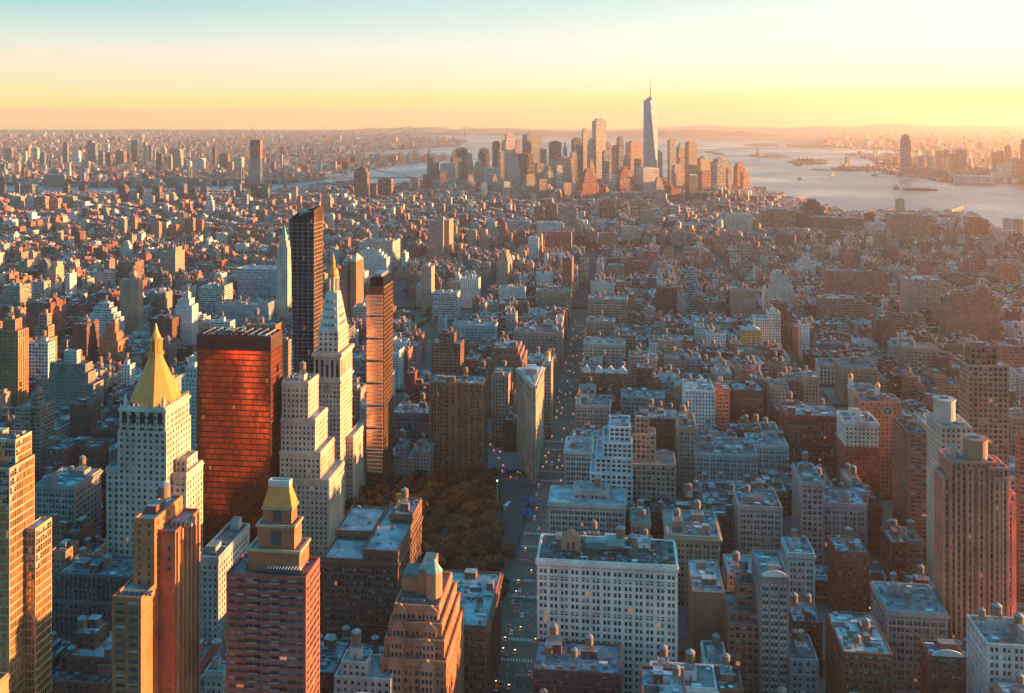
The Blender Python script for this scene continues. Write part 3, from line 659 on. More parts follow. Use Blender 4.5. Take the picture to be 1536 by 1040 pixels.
def goldtop():
    def ex(b, w, d, h, r):
        m = b.part('crown'); br = (.40, .13, .06); tn = (.45, .33, .2)
        m.box(w*.22, w*.88, d*.25, d*.95, h, h+9, I_WALL, br, I_ROOF, (.2, .2, .2)); ring(b.part('crown_cornice'), w*.22, w*.88, d*.25, d*.95, h+8.5, h+9.6, .7, -.4, I_WALL, tn)
        m.box(w*.32, w*.80, d*.33, d*.85, h+9, h+19, I_WALL, br, I_ROOF, (.2, .2, .2)); ring(b.part('crown_cornice'), w*.32, w*.8, d*.33, d*.85, h+18.5, h+19.6, .6, -.4, I_WALL, tn)
        m.box(w*.38, w*.75, d*.4, d*.8, h+19, h+26, I_WALL, br); ring(b.part('crown_cornice'), w*.38, w*.75, d*.4, d*.8, h+25.5, h+26.4, .6, -.4, I_WALL, tn)
        for z, a, c, f, e in ((h+11, .50, .63, .33, 6), (h+20.5, .51, .62, .4, 4.4)):
            one(b, 'crown_window').box(w*a, w*c, d*f-.15, d*f+.2, z, z+e, I_GLASS, (.5, .45, .3))
        q, i = b.newpart('gilded_mansard_roof'); a0, a1, c0, c1 = w*.37, w*.76, d*.39, d*.81; k = 2.2; z0, z1 = h+26.4, h+35
        Bq = [(a0, c0), (a1, c0), (a1, c1), (a0, c1)]; Tq = [(a0+k, c0+k), (a1-k, c0+k), (a1-k, c1-k), (a0+k, c1-k)]
        for j in range(4):
            l = (j+1) % 4; q.face([(*Bq[j], z0), (*Bq[l], z0), (*Tq[l], z1), (*Tq[j], z1)], I_GOLD)
        p, _ = b.newpart('roof_parapet', i); ring(p, a0+k, a1-k, c0+k, c1-k, z1-.3, z1+2.2, .3, -.5, I_WALL, (.6, .58, .5)); p.face([(*v, z1-.3) for v in Tq], I_ROOF, (.05, .05, .05))
        bl = b.part('balcony')
        for j in range(int(h/3.2)-1):
            z = 4+j*3.2
            for f in (.34, .62): bl.box(w*f-2.2, w*f+2.2, -1.7, -.5, z, z+.25, I_WALL, (.3, .12, .08), bottom=True); bl.box(w*f-2.2, w*f+2.2, -1.7, -1.6, z+.25, z+1.1, I_METAL)
        pg = b.part('roof_pergola')
        for j in range(12): pg.box(w*.5+j*w*.038, w*.5+j*w*.038+.3, 1, d*.22, h+3, h+3.3, I_WALL, (.6, .58, .5), bottom=True)
        pg.box(w*.5, w*.95, 1, 1.5, h+.01, h+3, I_GLASS, (.3, .4, .4)); 
    hero('red brick tower of many bay windows with a stepped crown and gilded mansard roof', AP, 458, 869, 341, 478, 128, 1045, (.32, .085, .055), 'band', cat='skyscraper',
         tr=(.35, .10, .07), glass=(.2, .3, .3), ntank=0, extra=ex, short='gilded mansard tower', nwin=95, clut=.6, blank='')
def brickslabs():
    h = 128; X, Y, wd, dp = place(211, 900, 170, 245, h, None, 1)
    r = random.Random(3); b = Bld(); wc = (.47, .15, .06); dk = (.16, .055, .035); gc = (.08, .1, .12)
    S = dict(STY['band'], wf=.8, fl=3.3, bay=5)
    tier(b, 0, wd, 0, dp, 0, h, S, wc, gc, (.30, .12, .06), (.25, .27, .28), 2, 'F', blank='RLB', r=r)
    h2 = h_at(778, Y+12); tier(b, wd*.28, wd-.05, 11, 11+24, h, h2, dict(STY['punch'], wf=.25, bay=4.5), wc, gc, None, (.3, .33, .34), 2, 'FR', blank='LB', r=r)
    tank(b, wd*.62, 28, h2+.01, r, 2, 2.6); b.part('bulkhead').box(wd*.4, wd*.8, 17, 24, h2, h2+3.4, I_WALL, dk, I_ROOF, (.3, .3, .3))
    for k in range(6): one(b, 'rooftop_unit').box(2+k*2.2, 3.6+k*2.2, 3, 5, h+.01, h+1.5, I_METAL)
    X2 = wd+.4; w2 = wd*.62; h3 = h_at(787, Y+20)
    m = b.part('side_wing'); m.box(X2, X2+w2, 14, 14+22, 0, h3, I_WALL, (.36, .11, .05), I_ROOF, (.25, .27, .28)); ring(m, X2, X2+w2, 14, 36, h3-.3, h3+1, .2, -.4, I_WALL, (.3, .1, .05))
    for k in range(34): m.box(X2+w2*.55, X2+w2*.72, 13.85, 14.1, 3+k*4.2, 4.6+k*4.2, I_GLASS, (.2, .2, .2))
    for k in range(6): one(b, 'vertical_fin').box(X2+w2, X2+w2+.9, 15+k*3.9, 15.9+k*3.9, 0, h3, I_WALL, (.5, .22, .1))
    for k in range(5): one(b, 'rooftop_unit').box(X2+2+k*2, X2+3.4+k*2, 20, 23, h3+.01, h3+1.8, I_METAL)
    RECTS[-1] = (RECTS[-1][0], RECTS[-1][1]+w2+2, RECTS[-1][2], RECTS[-1][3]+14)
    finish(b, AP, X, Y, G, 'orange brick slab tower with a blank sunlit side, taller core and finned wing', 'skyscraper', None, 70)
    SIGHT.append((170, 296, 1045, Y)); ANCH.append((225, 900, 'blank sided orange brick tower'))
def redstep():
    h = 66; X, Y, wd, dp = place(668, 995, 573, 694, h, None, 2)
    r = random.Random(8); b = Bld(); wc = (.50, .19, .10); gc = (.1, .08, .07); S = dict(STY['pair'], bay=5.0, fl=3.7)
    levels = [(0, 0, h), (.05, h, h+8), (.11, h+8, h+14), (.18, h+14, h+20)]
    for k, z0, z1 in levels: tier(b, wd*k*.7, wd*(1-k), dp*k*1.2, dp*(1-k*.5), z0, z1, S, wc, gc, None, (.16, .13, .12), 2, 'FR', corn=.25, r=r)
    for k, z0, z1 in levels:    # gabled bays standing forward of each storey group
        for f in (.22, .72):
            m = one(b, 'gabled_bay'); x = wd*f; y = dp*k*1.2-1.6; m.box(x-3.2, x+3.2, y, y+1.2, max(0, z0-14), z1-1, I_WALL, (.55, .25, .15))
            m.face([(x-3.2, y, z1-1), (x+3.2, y, z1-1), (x, y, z1+1.6)], I_WALL, (.55, .25, .15)); m.face([(x+3.2, y, z1-1), (x+3.2, y+1.2, z1-1), (x, y+1.2, z1+1.6), (x, y, z1+1.6)], I_WALL, wc); m.face([(x-3.2, y+1.2, z1-1), (x-3.2, y, z1-1), (x, y, z1+1.6), (x, y+1.2, z1+1.6)], I_WALL, wc)
            for j in range(int((z1-z0)/3.7)):
                for q in (-1.9, 0, 1.9): one(b, 'bay_window').box(x+q-.6, x+q+.6, y-.06, y+.1, z0+1+j*3.7, z0+3+j*3.7, I_GLASS, (.2, .2, .2))
    z = h+20; t_ = b.part('tower'); t_.box(wd*.42, wd*.62, dp*.45, dp*.85, z, z+12, I_WALL, wc, I_ROOF, (.1, .2, .2)); t_.box(wd*.12, wd*.42, dp*.5, dp*.8, z, z+7, I_WALL, wc, I_ROOF, (.1, .15, .15))
    m, i = b.newpart('octagonal_turret'); m.lathe(wd*.69, dp*.42, [(4.0, z), (4.0, z+13)], 8, I_WALL, (.55, .24, .13), pi/8)
    q, _ = b.newpart('turret_roof', i); q.lathe(wd*.69, dp*.42, [(4.3, z+12.9), (0, z+19)], 8, I_PAT, ph=pi/8)
    for k in range(6): one(b, 'rooftop_unit').box(wd*.2+k*2, wd*.2+k*2+1.3, dp*.3, dp*.3+1.4, z+.01, z+1.2, I_METAL)
    finish(b, 'apartment_house', X, Y, G, 'terracotta red setback building with gabled bays and a green roofed turret', 'building', None, 90)
    SIGHT.append((571, 697, 1045, Y)); ANCH.append((635, 950, 'green turreted red building'))
def whitehotel():
    def ex(b, w, d, h, r):
        m = b.part('roof_terrace'); m.box(1, w-1, 1, d-1, h, h+.3, I_ROOF, (.09, .06, .05))
        pass
        for k in range(170):
            x, y = r.uniform(1.5, w-3), r.choice([r.uniform(1, 2.5), r.uniform(3, d-4)])
            one(b, 'planter').box(x, x+r.uniform(.6, 2), y, y+.7, h+.3, h+r.uniform(.8, 1.6), I_WALL, r.choice([(.05, .05, .03), (.07, .08, .03), (.3, .05, .03), (.1, .1, .1), (.4, .15, .03), (.3, .3, .28), (.04, .1, .03)]))
        g = b.part('ornamental_gable'); g.box(w*.16, w*.30, d*.42, d*.62, h+.3, h+7, I_WALL, (.42, .22, .14)); g.face([(w*.16, d*.42, h+7), (w*.30, d*.42, h+7), (w*.23, d*.42, h+10)], I_WALL, (.42, .22, .14))
        g.face([(w*.30, d*.42, h+7), (w*.30, d*.62, h+7), (w*.23, d*.62, h+10), (w*.23, d*.42, h+10)], I_WALL, (.3, .15, .1)); g.face([(w*.16, d*.62, h+7), (w*.16, d*.42, h+7), (w*.23, d*.42, h+10), (w*.23, d*.62, h+10)], I_WALL, (.3, .15, .1))
        g.box(w*.20, w*.22, d*.42-.1, d*.42+.1, h+1, h+5, I_WALL, (.25, .03, .02)); g.box(w*.24, w*.26, d*.42-.1, d*.42+.1, h+1, h+5, I_WALL, (.25, .03, .02))
        one(b, 'roof_pavilion').box(w*.34, w*.62, d*.5, d*.75, h+.3, h+4, I_WALL, (.15, .2, .2), I_ROOF, (.25, .3, .3))
        one(b, 'roof_pavilion').box(w*.5, w*.63, d*.4, d*.6, h+4.004, h+7.5, I_PAT, top=I_ROOF, tc=(.2, .3, .3))
        for f in (.60, .69): tank(b, w*f, d*.55, h+4.01 if f < .62 else h+.3, r, 2, 2.5)
        b.part('belt_course').box(-.65, w+.65, -.65, -.3, h-9.4, h-8.9, I_WALL, (.6, .56, .5), bottom=True); b.part('belt_course').box(-.65, w+.65, -.65, -.3, h-28, h-27.5, I_WALL, (.6, .56, .5), bottom=True)
    return hero('broad white building front of paired windows under a crowded planted roof terrace', 'hotel_building', 1015, 851, 807, 1019.5, 82, 985, (.66, .60, .52), 'pair',
         corn=.8, rc=(.08, .06, .05), extra=ex, short='white roof terrace building', nwin=100, ntank=0, d=30, tr=None, clut=.4, rec='F')
nylife(); metlife(); FI = flatiron(); copper(); onemadison(); mspt(); goldtop(); brickslabs(); redstep(); whitehotel()
def x_drum(fx, fy, R, z0, z1, col, top=None):
    def f(b, w, d, h, r):
        m, i = b.newpart('round_water_tower'); m.lathe(w*fx, d*fy, [(R, h+z0), (R, h+z1-1), (R+.6, h+z1-1), (R+.6, h+z1)], 20, I_WALL, col)
        q, _ = b.newpart('tank_deck', i); q.box(w*fx-R*.3, w*fx+R*.3, d*fy-R*.3, d*fy+R*.3, h+z1, h+z1+1.5, I_METAL)
        for k in range(10): q.bar((w*fx+R*.9*cos(k*.628), d*fy+R*.9*sin(k*.628), h+z1), (w*fx+R*.9*cos(k*.628), d*fy+R*.9*sin(k*.628), h+z1+1.3), .08, I_METAL)
    return f
def x_cupola(fx, fy, R, hh):
    def f(b, w, d, h, r):
        for k, (a, c) in enumerate(zip(fx, fy)):
            m, i = b.newpart('cupola'); m.lathe(w*a, d*c, [(R*1.1, h-4), (R*1.1, h+1), (R*.8, h+1), (R*.8, h+hh*.55), (R, h+hh*.58)], 10, I_WALL, COL['white'])
            q, _ = b.newpart('gilded_dome', i); q.lathe(w*a, d*c, [(R*.9, h+hh*.58), (R*.8, h+hh*.75), (R*.35, h+hh*.9), (.15, h+hh*.95), (.1, h+hh*1.2)], 12, I_GOLD)
    return f
def x_pyr(col=(.35, .12, .06), z=14, m=I_WALL, over=0):
    def f(b, w, d, h, r):
        q = b.part('pyramid_roof'); Bq = [(-over, -over), (w+over, -over), (w+over, d+over), (-over, d+over)]
        for j in range(4): l = (j+1) % 4; q.face([(*Bq[j], h+1), (*Bq[l], h+1), (w/2, d/2, h+z)], m, col)
    return f
def x_gables(n=4):
    def f(b, w, d, h, r):
        for k in range(n):
            m, _ = b.newpart('gabled_dormer'); x = w*(k+.5)/n; a = w/n*.32
            m.box(x-a, x+a, -.9, 4, h+1.01, h+4, I_WALL, COL['white'])
            m.face([(x-a, -.9, h+4), (x+a, -.9, h+4), (x, -.9, h+9)], I_WALL, COL['white']); m.face([(x+a, -.9, h+4), (x+a, 4, h+4), (x, 4, h+9), (x, -.9, h+9)], I_ROOF, (.6, .6, .6)); m.face([(x-a, 4, h+4), (x-a, -.9, h+4), (x, -.9, h+9), (x, 4, h+9)], I_ROOF, (.6, .6, .6))
    return f
def x_arch(b, w, d, h, r):
    m = b.part('arched_pediment')
    pts = [(w/2-w*.45*cos(pi*k/10), h+1+3.2*sin(pi*k/10)) for k in range(11)]
    m.face([(x, -.9, z) for x, z in pts], I_WALL, COL['white']); m.face([(x, 0, z) for x, z in pts[::-1]], I_WALL, COL['white'])
    for (x0, z0), (x1, z1) in zip(pts, pts[1:]): m.face([(x0, -.9, z0), (x0, 0, z0), (x1, 0, z1), (x1, -.9, z1)][::-1], I_WALL, COL['white'])
def x_disc(b, w, d, h, r):
    m = b.part('round_emblem'); n = 24; R = 4.2; cx, cz = w*.66, h-7
    for R0, R1, col, e in ((0, R, (.03, .10, .16), 1.0), (R*.82, R, (.5, .4, .3), 1.05), (0, R*.35, (.35, .15, .1), 1.08)):
        for k in range(n):
            a0, a1 = 2*pi*k/n, 2*pi*(k+1)/n; m.face([(cx+R0*cos(a0), -e, cz+R0*sin(a0)), (cx+R1*cos(a0), -e, cz+R1*sin(a0)), (cx+R1*cos(a1), -e, cz+R1*sin(a1))]+([(cx+R0*cos(a1), -e, cz+R0*sin(a1))] if R0 else []), I_WALL, col)
def x_fins(col=(.30, .17, .10), step_=5.2):
    def f(b, w, d, h, r):
        n = int(w/step_)
        for k in range(n+1): x = w*k/n; one(b, 'vertical_rib').box(x-.5, x+.5, -1.5, -.4, 0, h+1, I_WALL, col)
        n = int(d/step_)
        for k in range(n+1): y = d*k/n; one(b, 'vertical_rib').box(w+.4, w+1.5, y-.5, y+.5, 0, h+1, I_WALL, col); one(b, 'vertical_rib').box(-1.5, -.4, y-.5, y+.5, 0, h+1, I_WALL, col)
    return f
H = hero
T3 = step
# --- foreground, left of the avenue
H('glass faced office tower catching gold light at the left edge', OT, 14, 706, -70, 51, 160, 900, (.45, .30, .17), 'curtain', [(0, 1, 0, 1, 0, 160), (0, .95, .35, 1, 160, 171)], glass=(.6, .36, .16), short='gold lit glass tower', ntank=0)  # gold reflections put into the glass tint
H('low brick block with cluttered dark roof at the bottom left corner', B, 66, 1004, 8, None, 40, 1045, 'brown', 'loft', d=26)
H('pale roofed block with a brick lift house under the dark glass strip block', B, 168, 990, 92, None, 44, 1045, 'brown', 'punch', [(0, 1, 0, 1, 0, 44), (.05, .5, .3, .8, 44, 51)], d=26, rc=(.42, .45, .46))
H('teal roofed low house with round chimney tank at the bottom left', B, 160, 1028, 60, None, 36, 1045, 'rust', 'punch', d=16, ntank=1)
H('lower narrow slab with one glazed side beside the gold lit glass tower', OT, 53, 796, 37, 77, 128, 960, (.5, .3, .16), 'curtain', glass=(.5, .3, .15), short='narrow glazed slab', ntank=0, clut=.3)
H('dark office block with tall teal glass strips below the orange brick tower', B, 190, 872, 76, None, 58, 950, (.10, .10, .10), 'pier', [(0, 1, 0, 1, 0, 44), (.03, 1, .12, 1, 44, 58)], d=26, glass=(.05, .12, .14), short='dark glass strip block')
H('grey loft block with bracketed cornice left of the gilded pyramid tower', LB, 112, 731, 54, 150, 68, 780, 'grey', 'loft', corn=1.0, short='bracketed grey loft')
H('dark loft with green framed windows and roof sheds above the bracketed grey loft', LB, 145, 673, 98, 162, 64, 700, 'brown', 'loft', corn=.5)
H('brown loft carrying two brick bulkheads left of the green framed loft', LB, 97, 676, 62, None, 66, 705, 'brown', 'loft', d=24)
H('small orange sided building on a low roof beside the narrow glazed slab', B, 98, 788, 64, 107, 50, 815, 'rust', 'punch')
H('low yellow sided house wedged between the glazed slab and the dark glass strip block', B, 98, 829, 77, 117, 62, 850, 'orange', 'punch', ntank=0)
H('pale office annex with flat roof and sunlit right wall below the copper glass slab', B, 327, 838, 296, 373, 76, 1000, (.36, .34, .30), 'punch', corn=.3, short='flat roofed pale annex', ntank=0, clut=.3)
H('stepped ivory limestone office tower rising between copper slab and clock tower', 'limestone_office_tower', 462, 575, 424, 475, 137, 830, (.58, .46, .32), 'punch',
  [(-.02, 1.9, -.35, 1.6, 0, 72), (0, 1.55, -.22, 1.4, 72, 90), (0, 1.3, -.1, 1.3, 90, 112), (0, 1, 0, 1.1, 112, 137)], cat='skyscraper', short='stepped ivory office tower', nwin=95, corn=.4)
H('tall brick office behind the copper glass slab with only its lit roofline showing', B, 413, 490, 370, 424, 158, 520, 'orange', 'punch')
H('narrow pale tower squeezed between copper glass slab and dark flaring tower', AP, 431, 513, 421, 436, 110, 570, 'tan', 'punch')
H('massive dark brown block with roof pergola and sunlit right wall beside the park', LB, 596, 829, 485, 631, 66, 960, (.17, .085, .05), 'loft', [(0, 1, 0, 1, 0, 60), (.55, 1, 0, 1, 60, 66), (0, .5, .4, .95, 60, 65), (.7, 1, .6, 1, 66, 71)], corn=1.0, short='dark brown park block', nwin=80)
H('red sided block with a broad teal roof and pale parapet at the park corner', B, 729, 942, 640, 750, 50, 1045, (.30, .11, .07), 'loft', corn=1.3, rc=(.34, .40, .40), short='teal roofed corner block')
H('pale apartment block with sand coloured roof at the bottom centre', AP, 585, 1022, 503, 599, 60, 1045, 'pale', 'punch', [(0, 1, 0, 1, 0, 60), (.1, .55, .1, .6, 60, 66)], rc=(.33, .33, .31), short='sand roofed pale block')
H('low brick building with long flat roof left of the sand roofed block', B, 500, 1012, 448, None, 36, 1045, 'brown', 'punch', d=30)
H('teal stone corner house at the foot of the gilded mansard tower', 'house', 333, 1010, 309, 343, 62, 1045, 'teal', 'punch', corn=.6)
H('vertically ribbed brown apartment tower facing the park behind the trees', AP, 723, 577, 646, None, 84, 705, (.21, .12, .08), 'pier', d=26, extra=x_fins(), short='ribbed brown tower', nwin=95)
H('low dark glass podium at the foot of the slim bronze tower', B, 582, 672, 545, None, 22, 712, 'slate', 'curtain', d=20, glass=(.06, .1, .12), ntank=0)
H('narrow white rowhouse facing the park beside the dark glass podium', 'house', 593, 684, 584, None, 24, 706, 'white', 'punch', d=20)
H('taller pale rowhouse with white rooftop box facing the park', 'house', 607, 672, 594, None, 33, 708, 'grey', 'punch', d=20)
H('small salmon rowhouse facing the park between two taller ones', 'house', 618, 690, 608, None, 22, 708, 'pink', 'punch', d=20)
H('teal grey rowhouse with cornice next to the ribbed brown tower', 'house', 644, 676, 620, None, 30, 710, 'grey', 'punch', d=20, corn=.8)
H('dark grid windowed loft behind the rowhouses facing the park', LB, 645, 622, 590, None, 46, 672, 'slate', 'loft', d=30, corn=.4, short='dark grid loft')
# --- foreground, right of the avenue
H('low grey walk up filling the gap right of the slender arched tower', B, 1186, 990, 1226, None, 34, 1045, 'grey', 'pair', d=24)
H('short brown loft between the teal arched loft and blue roofed red block', LB, 1190, 934, 1232, None, 30, 985, 'brown', 'loft', d=26)
H('low teal roofed brick block crowded with tanks in front of the white roof terrace building', B, 930, 1014, 800, None, 46, 1045, 'brown', 'punch', d=26, rc=(.25, .36, .42), ntank=2, clut=1.5)
H('cream mansion front with scalloped parapet and low rooftop pavilion by the plaza', B, 937, 760, 824, None, 48, 800, 'lime', 'loft', [(0, 1, 0, 1, 0, 48), (.32, .78, .35, .75, 48, 54)], d=30, corn=.8, short='scalloped cream building', nwin=60)
H('modern white framed glass building stepping up in terraces', B, 948, 705, 886, None, 62, 752, 'white', 'grid', [(0, 1, 0, 1, 0, 58), (.12, 1, .1, 1, 58, 68), (.30, 1, .2, 1, 68, 78), (.45, .95, .35, 1, 78, 88)], glass=(.03, .05, .06), short='white terraced building', ntank=0, d=42)
H('ornate pale loft with arched top windows left of the white terraced building', LB, 888, 679, 848, None, 48, 738, 'pale', 'loft', d=34, corn=1.0, short='arched pale loft')
H('tan blank flanked loft right of the white terraced building', LB, 948, 697, 1013, None, 62, 752, 'buff', 'grid', [(0, 1, 0, 1, 0, 62), (0, .55, .5, 1, 62, 80), (.1, .4, .6, 1, 80, 92)], d=28)
H('long low dark roof building spanning behind the bracketed cream loft', B, 940, 768, 1090, None, 36, 790, 'brown', 'loft', d=20)
H('cream and red loft with heavy bracketed cornice below the long low roof', LB, 1002, 804, 1079, 972, 46, 888, (.42, .27, .19), 'pair', corn=1.6, rc=(.16, .22, .23), short='bracketed cream loft', nwin=70)
H('small cream wedge roof beside the bracketed cream loft', LB, 948, 786, 974, None, 44, 803, 'pink', 'pair', d=26, corn=.8)
H('blank tan walled block below the bracketed cream loft', B, 1040, 889, 1086, 1030, 48, 950, (.30, .20, .14), 'punch', blank='FR', short='blank tan block', ntank=0)
H('stepped terracotta building with green terraces beside the slender arched tower', B, 1093, 925, 1139, 1085, 50, 1000, 'rust', 'grid', [(0, 1, 0, 1, 0, 46), (.05, 1, .15, 1, 46, 50), (.4, .95, .45, 1, 50, 61)], short='stepped terracotta building')
H('slender tower with white arched top and narrow grid front', 'office_tower', 1141, 866, 1182, 1129, 75, 1045, (.25, .2, .17), 'pair', tr='lime', corn=.8, extra=x_arch, short='slender arched tower', nwin=80)
H('teal lit loft with round arched windows right of the slender arched tower', LB, 1183, 831, 1221, 1174, 52, 895, 'teal', 'loft', corn=.6)
H('pair fronted grey loft with deep light courts behind the bracketed cream loft', LB, 1109, 760, 1172, None, 52, 832, 'grey', 'loft', d=30, corn=.5, short='light court loft')
H('tall thin stone fronted loft right of the light court loft', LB, 1203, 724, 1234, 1189, 62, 820, 'grey', 'grid', corn=.8, short='thin stone loft')
H('wide white fronted loft with pale tar roof right of the thin stone loft', LB, 1235, 756, 1298, None, 46, 850, 'grey', 'pair', d=28, corn=.5, rc=(.5, .5, .5))
H('brown loft with square skylights on a bright roof right of the teal arched loft', LB, 1255, 829, 1302, 1243, 42, 900, 'brown', 'pair', rc=(.42, .44, .44))
H('red brick block with bright blue roof and round water tank near bottom right', B, 1266, 980, 1338, 1236, 46, 1045, (.22, .08, .05), 'loft', rc=(.45, .50, .50), ntank=1, short='blue roofed red block')
H('stone framed loft with wide cornice right of the blue roofed red block', LB, 1332, 917, 1420, None, 44, 980, 'grey', 'loft', d=32, corn=.9, rc=(.25, .3, .3))
H('dark gabled loft with water tank beneath the stone framed loft', LB, 1395, 985, 1447, 1382, 42, 1045, 'brown', 'loft', extra=x_arch)
H('pale corner block with twin red water tanks at the bottom right corner', B, 1482, 968, 1575, 1452, 64, 1045, 'pale', 'pair', rc=(.20, .26, .26), ntank=2, short='twin tank corner block')
H('white and red brick tower with ornate upper arches beside the orange building', AP, 1268, 634, 1317, 1256, 78, 726, (.62, .5, .42), 'punch', [(0, 1, 0, 1, 58, 78), (0, 1, 0, 1, 0, 58, None, 'red')], corn=.7, short='white topped red tower')
H('plain orange building with a round blue emblem high on its wall', B, 1292, 603, 1351, None, 80, 690, 'orange', 'punch', d=24, extra=x_disc, short='orange building with round emblem', ntank=0)
H('brick apartment tower with plant filled roof left of the white tower with round top', AP, 1364, 651, 1391, 1337, 92, 790, (.30, .12, .08), 'band', short='planted roof brick tower')
H('white apartment tower capped by a pale round drum', AP, 1411, 641, 1457, 1391, 124, 820, (.50, .38, .29), 'punch', extra=x_drum(.35, .5, 6.5, 0, 15, (.5, .4, .32)), cat='skyscraper', short='white tower with round top', ntank=0)
H('huge salmon apartment tower with bay columns and round brick tank on top', AP, 1418, 693, 1524, None, 126, 905, (.60, .21, .15), 'pier', [(0, .28, .1, .8, 0, 116), (.08, .72, 0, .9, 0, 126), (.60, .86, -.12, .8, 0, 124), (.72, 1.0, .1, 1, 0, 108), (.14, .21, -.07, .3, 0, 121), (.30, .37, -.07, .3, 0, 123), (.46, .53, -.07, .3, 0, 123), (.66, .72, -.20, .1, 0, 119), (.77, .83, -.20, .1, 0, 119), (.89, .95, .02, .3, 0, 104)], d=20, extra=x_drum(.5, .4, 6.4, 0, 12, (.42, .2, .12)), cat='skyscraper', short='huge salmon tower', ntank=0, nwin=95, tr=(.36, .15, .11))
H('dark glass and white grid tower with a blank brick top behind the salmon tower', AP, 1452, 549, 1512, 1441, 140, 650, (.38, .22, .16), 'grid', [(0, 1, 0, 1, 0, 140), (.1, .75, .2, .8, 140, 153, None, 'rust')], glass=(.05, .08, .11), cat='skyscraper', short='dark glass grid tower', ntank=0)
H('reddish apartment tower cut by the right edge beside the huge salmon tower', AP, 1528, 655, 1600, 1524, 110, 905, 'rust', 'band', cat='skyscraper')
H('big red brick warehouse with tall grid windows left of the white topped red tower', LB, 1181, 624, 1258, None, 56, 700, 'red', 'loft', d=36, short='big red warehouse', corn=.6)
H('wide pale loft with leafy roof in front of the big red warehouse', LB, 1125, 668, 1182, 1121, 38, 712, 'pale', 'pair', d=30, corn=.5)
H('teal white ornate long block right of the tan arched loft', LB, 1044, 680, 1136, None, 40, 720, 'teal', 'pair', d=40, corn=.5)
H('tan loft with arched crown windows left of the teal white long block', LB, 1018, 641, 1044, 1006, 58, 700, 'tan', 'pair', corn=.6)
H('red brown flat block behind the white terraced building', B, 960, 628, 1016, None, 50, 672, (.25, .09, .06), 'punch', d=30, rc=(.35, .42, .42))
H('tall white glazed brick loft with grid windows behind the tan arched loft', LB, 1028, 587, 1072, 1022, 62, 645, 'white', 'punch', short='tall white glazed loft')
H('french roofed corner building with small gilded cupola on the avenue', B, 864, 608, 915, None, 42, 642, (.46, .36, .30), 'pair', d=22, extra=x_cupola([.08], [.12], 2.6, 14), corn=.6, short='gilded cupola corner building', ntank=0)
H('glassy grid fronted loft right of the gilded cupola corner building', LB, 932, 596, 997, None, 42, 624, 'grey', 'loft', d=26, rc=(.2, .26, .26))
H('brick house with white gabled dormers along the avenue', 'house', 871, 560, 943, None, 40, 590, 'rust', 'pair', d=24, extra=x_gables(4), ntank=1)
H('cream block with broad cornice on the avenue above the gabled dormers', LB, 876, 515, 937, None, 42, 535, 'lime', 'pair', d=24, corn=.7)
H('tan block with dark roofline on the avenue above the cream block', LB, 880, 482, 921, None, 44, 503, 'tan', 'pair', d=24, corn=.7)
H('arcaded tan block with big arched bays further up the avenue', LB, 883, 449, 941, None, 54, 490, 'tan', 'loft', d=30, corn=.8, short='arcaded tan block')
H('pale blank walled building behind the arcaded tan block', B, 886, 425, 921, None, 50, 440, 'lime', 'punch', d=20, blank='F')
H('brown brick apartment pair right of the arcaded tan block', AP, 985, 432, 1014, None, 62, 470, 'red', 'punch', d=24)
H('small twisted blue glass tower with copper lower panes', 'residential_tower', 1028, 407, 1047, None, 75, 470, (.3, .3, .3), 'curtain', [(0, 1, 0, 1, 0, 35), (.04, .96, .05, 1, 35, 56), (.0, 1, 0, 1, 56, 75)], d=16, glass=(.3, .45, .55), ntank=0)
H('grey slab left of the small twisted blue tower', AP, 1017, 443, 1028, None, 54, 475, 'grey', 'punch', d=20)
H('white cube building with roof shed right of the centre', B, 1061, 502, 1088, None, 48, 520, 'white', 'punch', d=22)
H('tan apartment block with roof huts below the west village', AP, 1098, 437, 1134, None, 58, 475, 'tan', 'fine', d=24)
H('white ribbed slab with stepped top beside a lit peaked roof', AP, 1133, 472, 1170, None, 66, 512, 'white', 'pier', [(0, .55, 0, 1, 0, 60), (.55, 1, 0, 1, 0, 68)], d=22)
H('peaked roof building glowing yellow left of the white ribbed slab', B, 1113, 496, 1141, None, 50, 520, (.55, .34, .16), 'pair', d=20, extra=x_pyr((.4, .4, .4), 7))
H('slim red brick tower behind the white ribbed slab', AP, 1160, 456, 1181, None, 70, 500, 'red', 'fine', d=20)
H('pale stepped apartments above the slim red brick tower', AP, 1156, 414, 1190, None, 66, 450, 'pale', 'fine', T3(3, .5, 48, 66), d=26)
H('long orange brick warehouse right of the pale stepped apartments', LB, 1230, 448, 1296, None, 45, 478, 'orange', 'loft', d=30)
H('broad brick apartment wall above the long orange warehouse', AP, 1240, 407, 1330, None, 56, 440, 'rust', 'fine', d=26)
H('tall tan apartment house with white left part on the right', AP, 1362, 420, 1414, 1348, 78, 462, 'tan', 'fine')
H('sand coloured stepped apartment house right of the tall tan one', AP, 1419, 446, 1460, None, 72, 482, 'orange', 'fine', T3(3, .6, 56, 76), d=26)
H('bronze stepped apartment house with small spire near the right edge', AP, 1461, 440, 1498, None, 76, 478, 'orange', 'fine', T3(4, .7, 54, 82), d=26)
H('long department store with corner windows beside the sixth street gap', 'store_building', 1265, 552, 1316, 1243, 42, 600, 'buff', 'pair', corn=.6)
H('department store with two gilded corner domes', 'store_building', 1287, 592, 1322, None, 34, 612, 'lime', 'pair', d=40, extra=x_cupola([.05, .85], [.9, .05], 3.2, 14), corn=.6, ntank=0)
H('cream grid fronted loft block on the far right', LB, 1358, 522, 1407, None, 46, 552, 'tan', 'loft', d=28, corn=.4)
H('brown grid loft at the right edge above the dark glass grid tower', LB, 1502, 520, 1545, None, 60, 552, 'rust', 'loft', d=28)
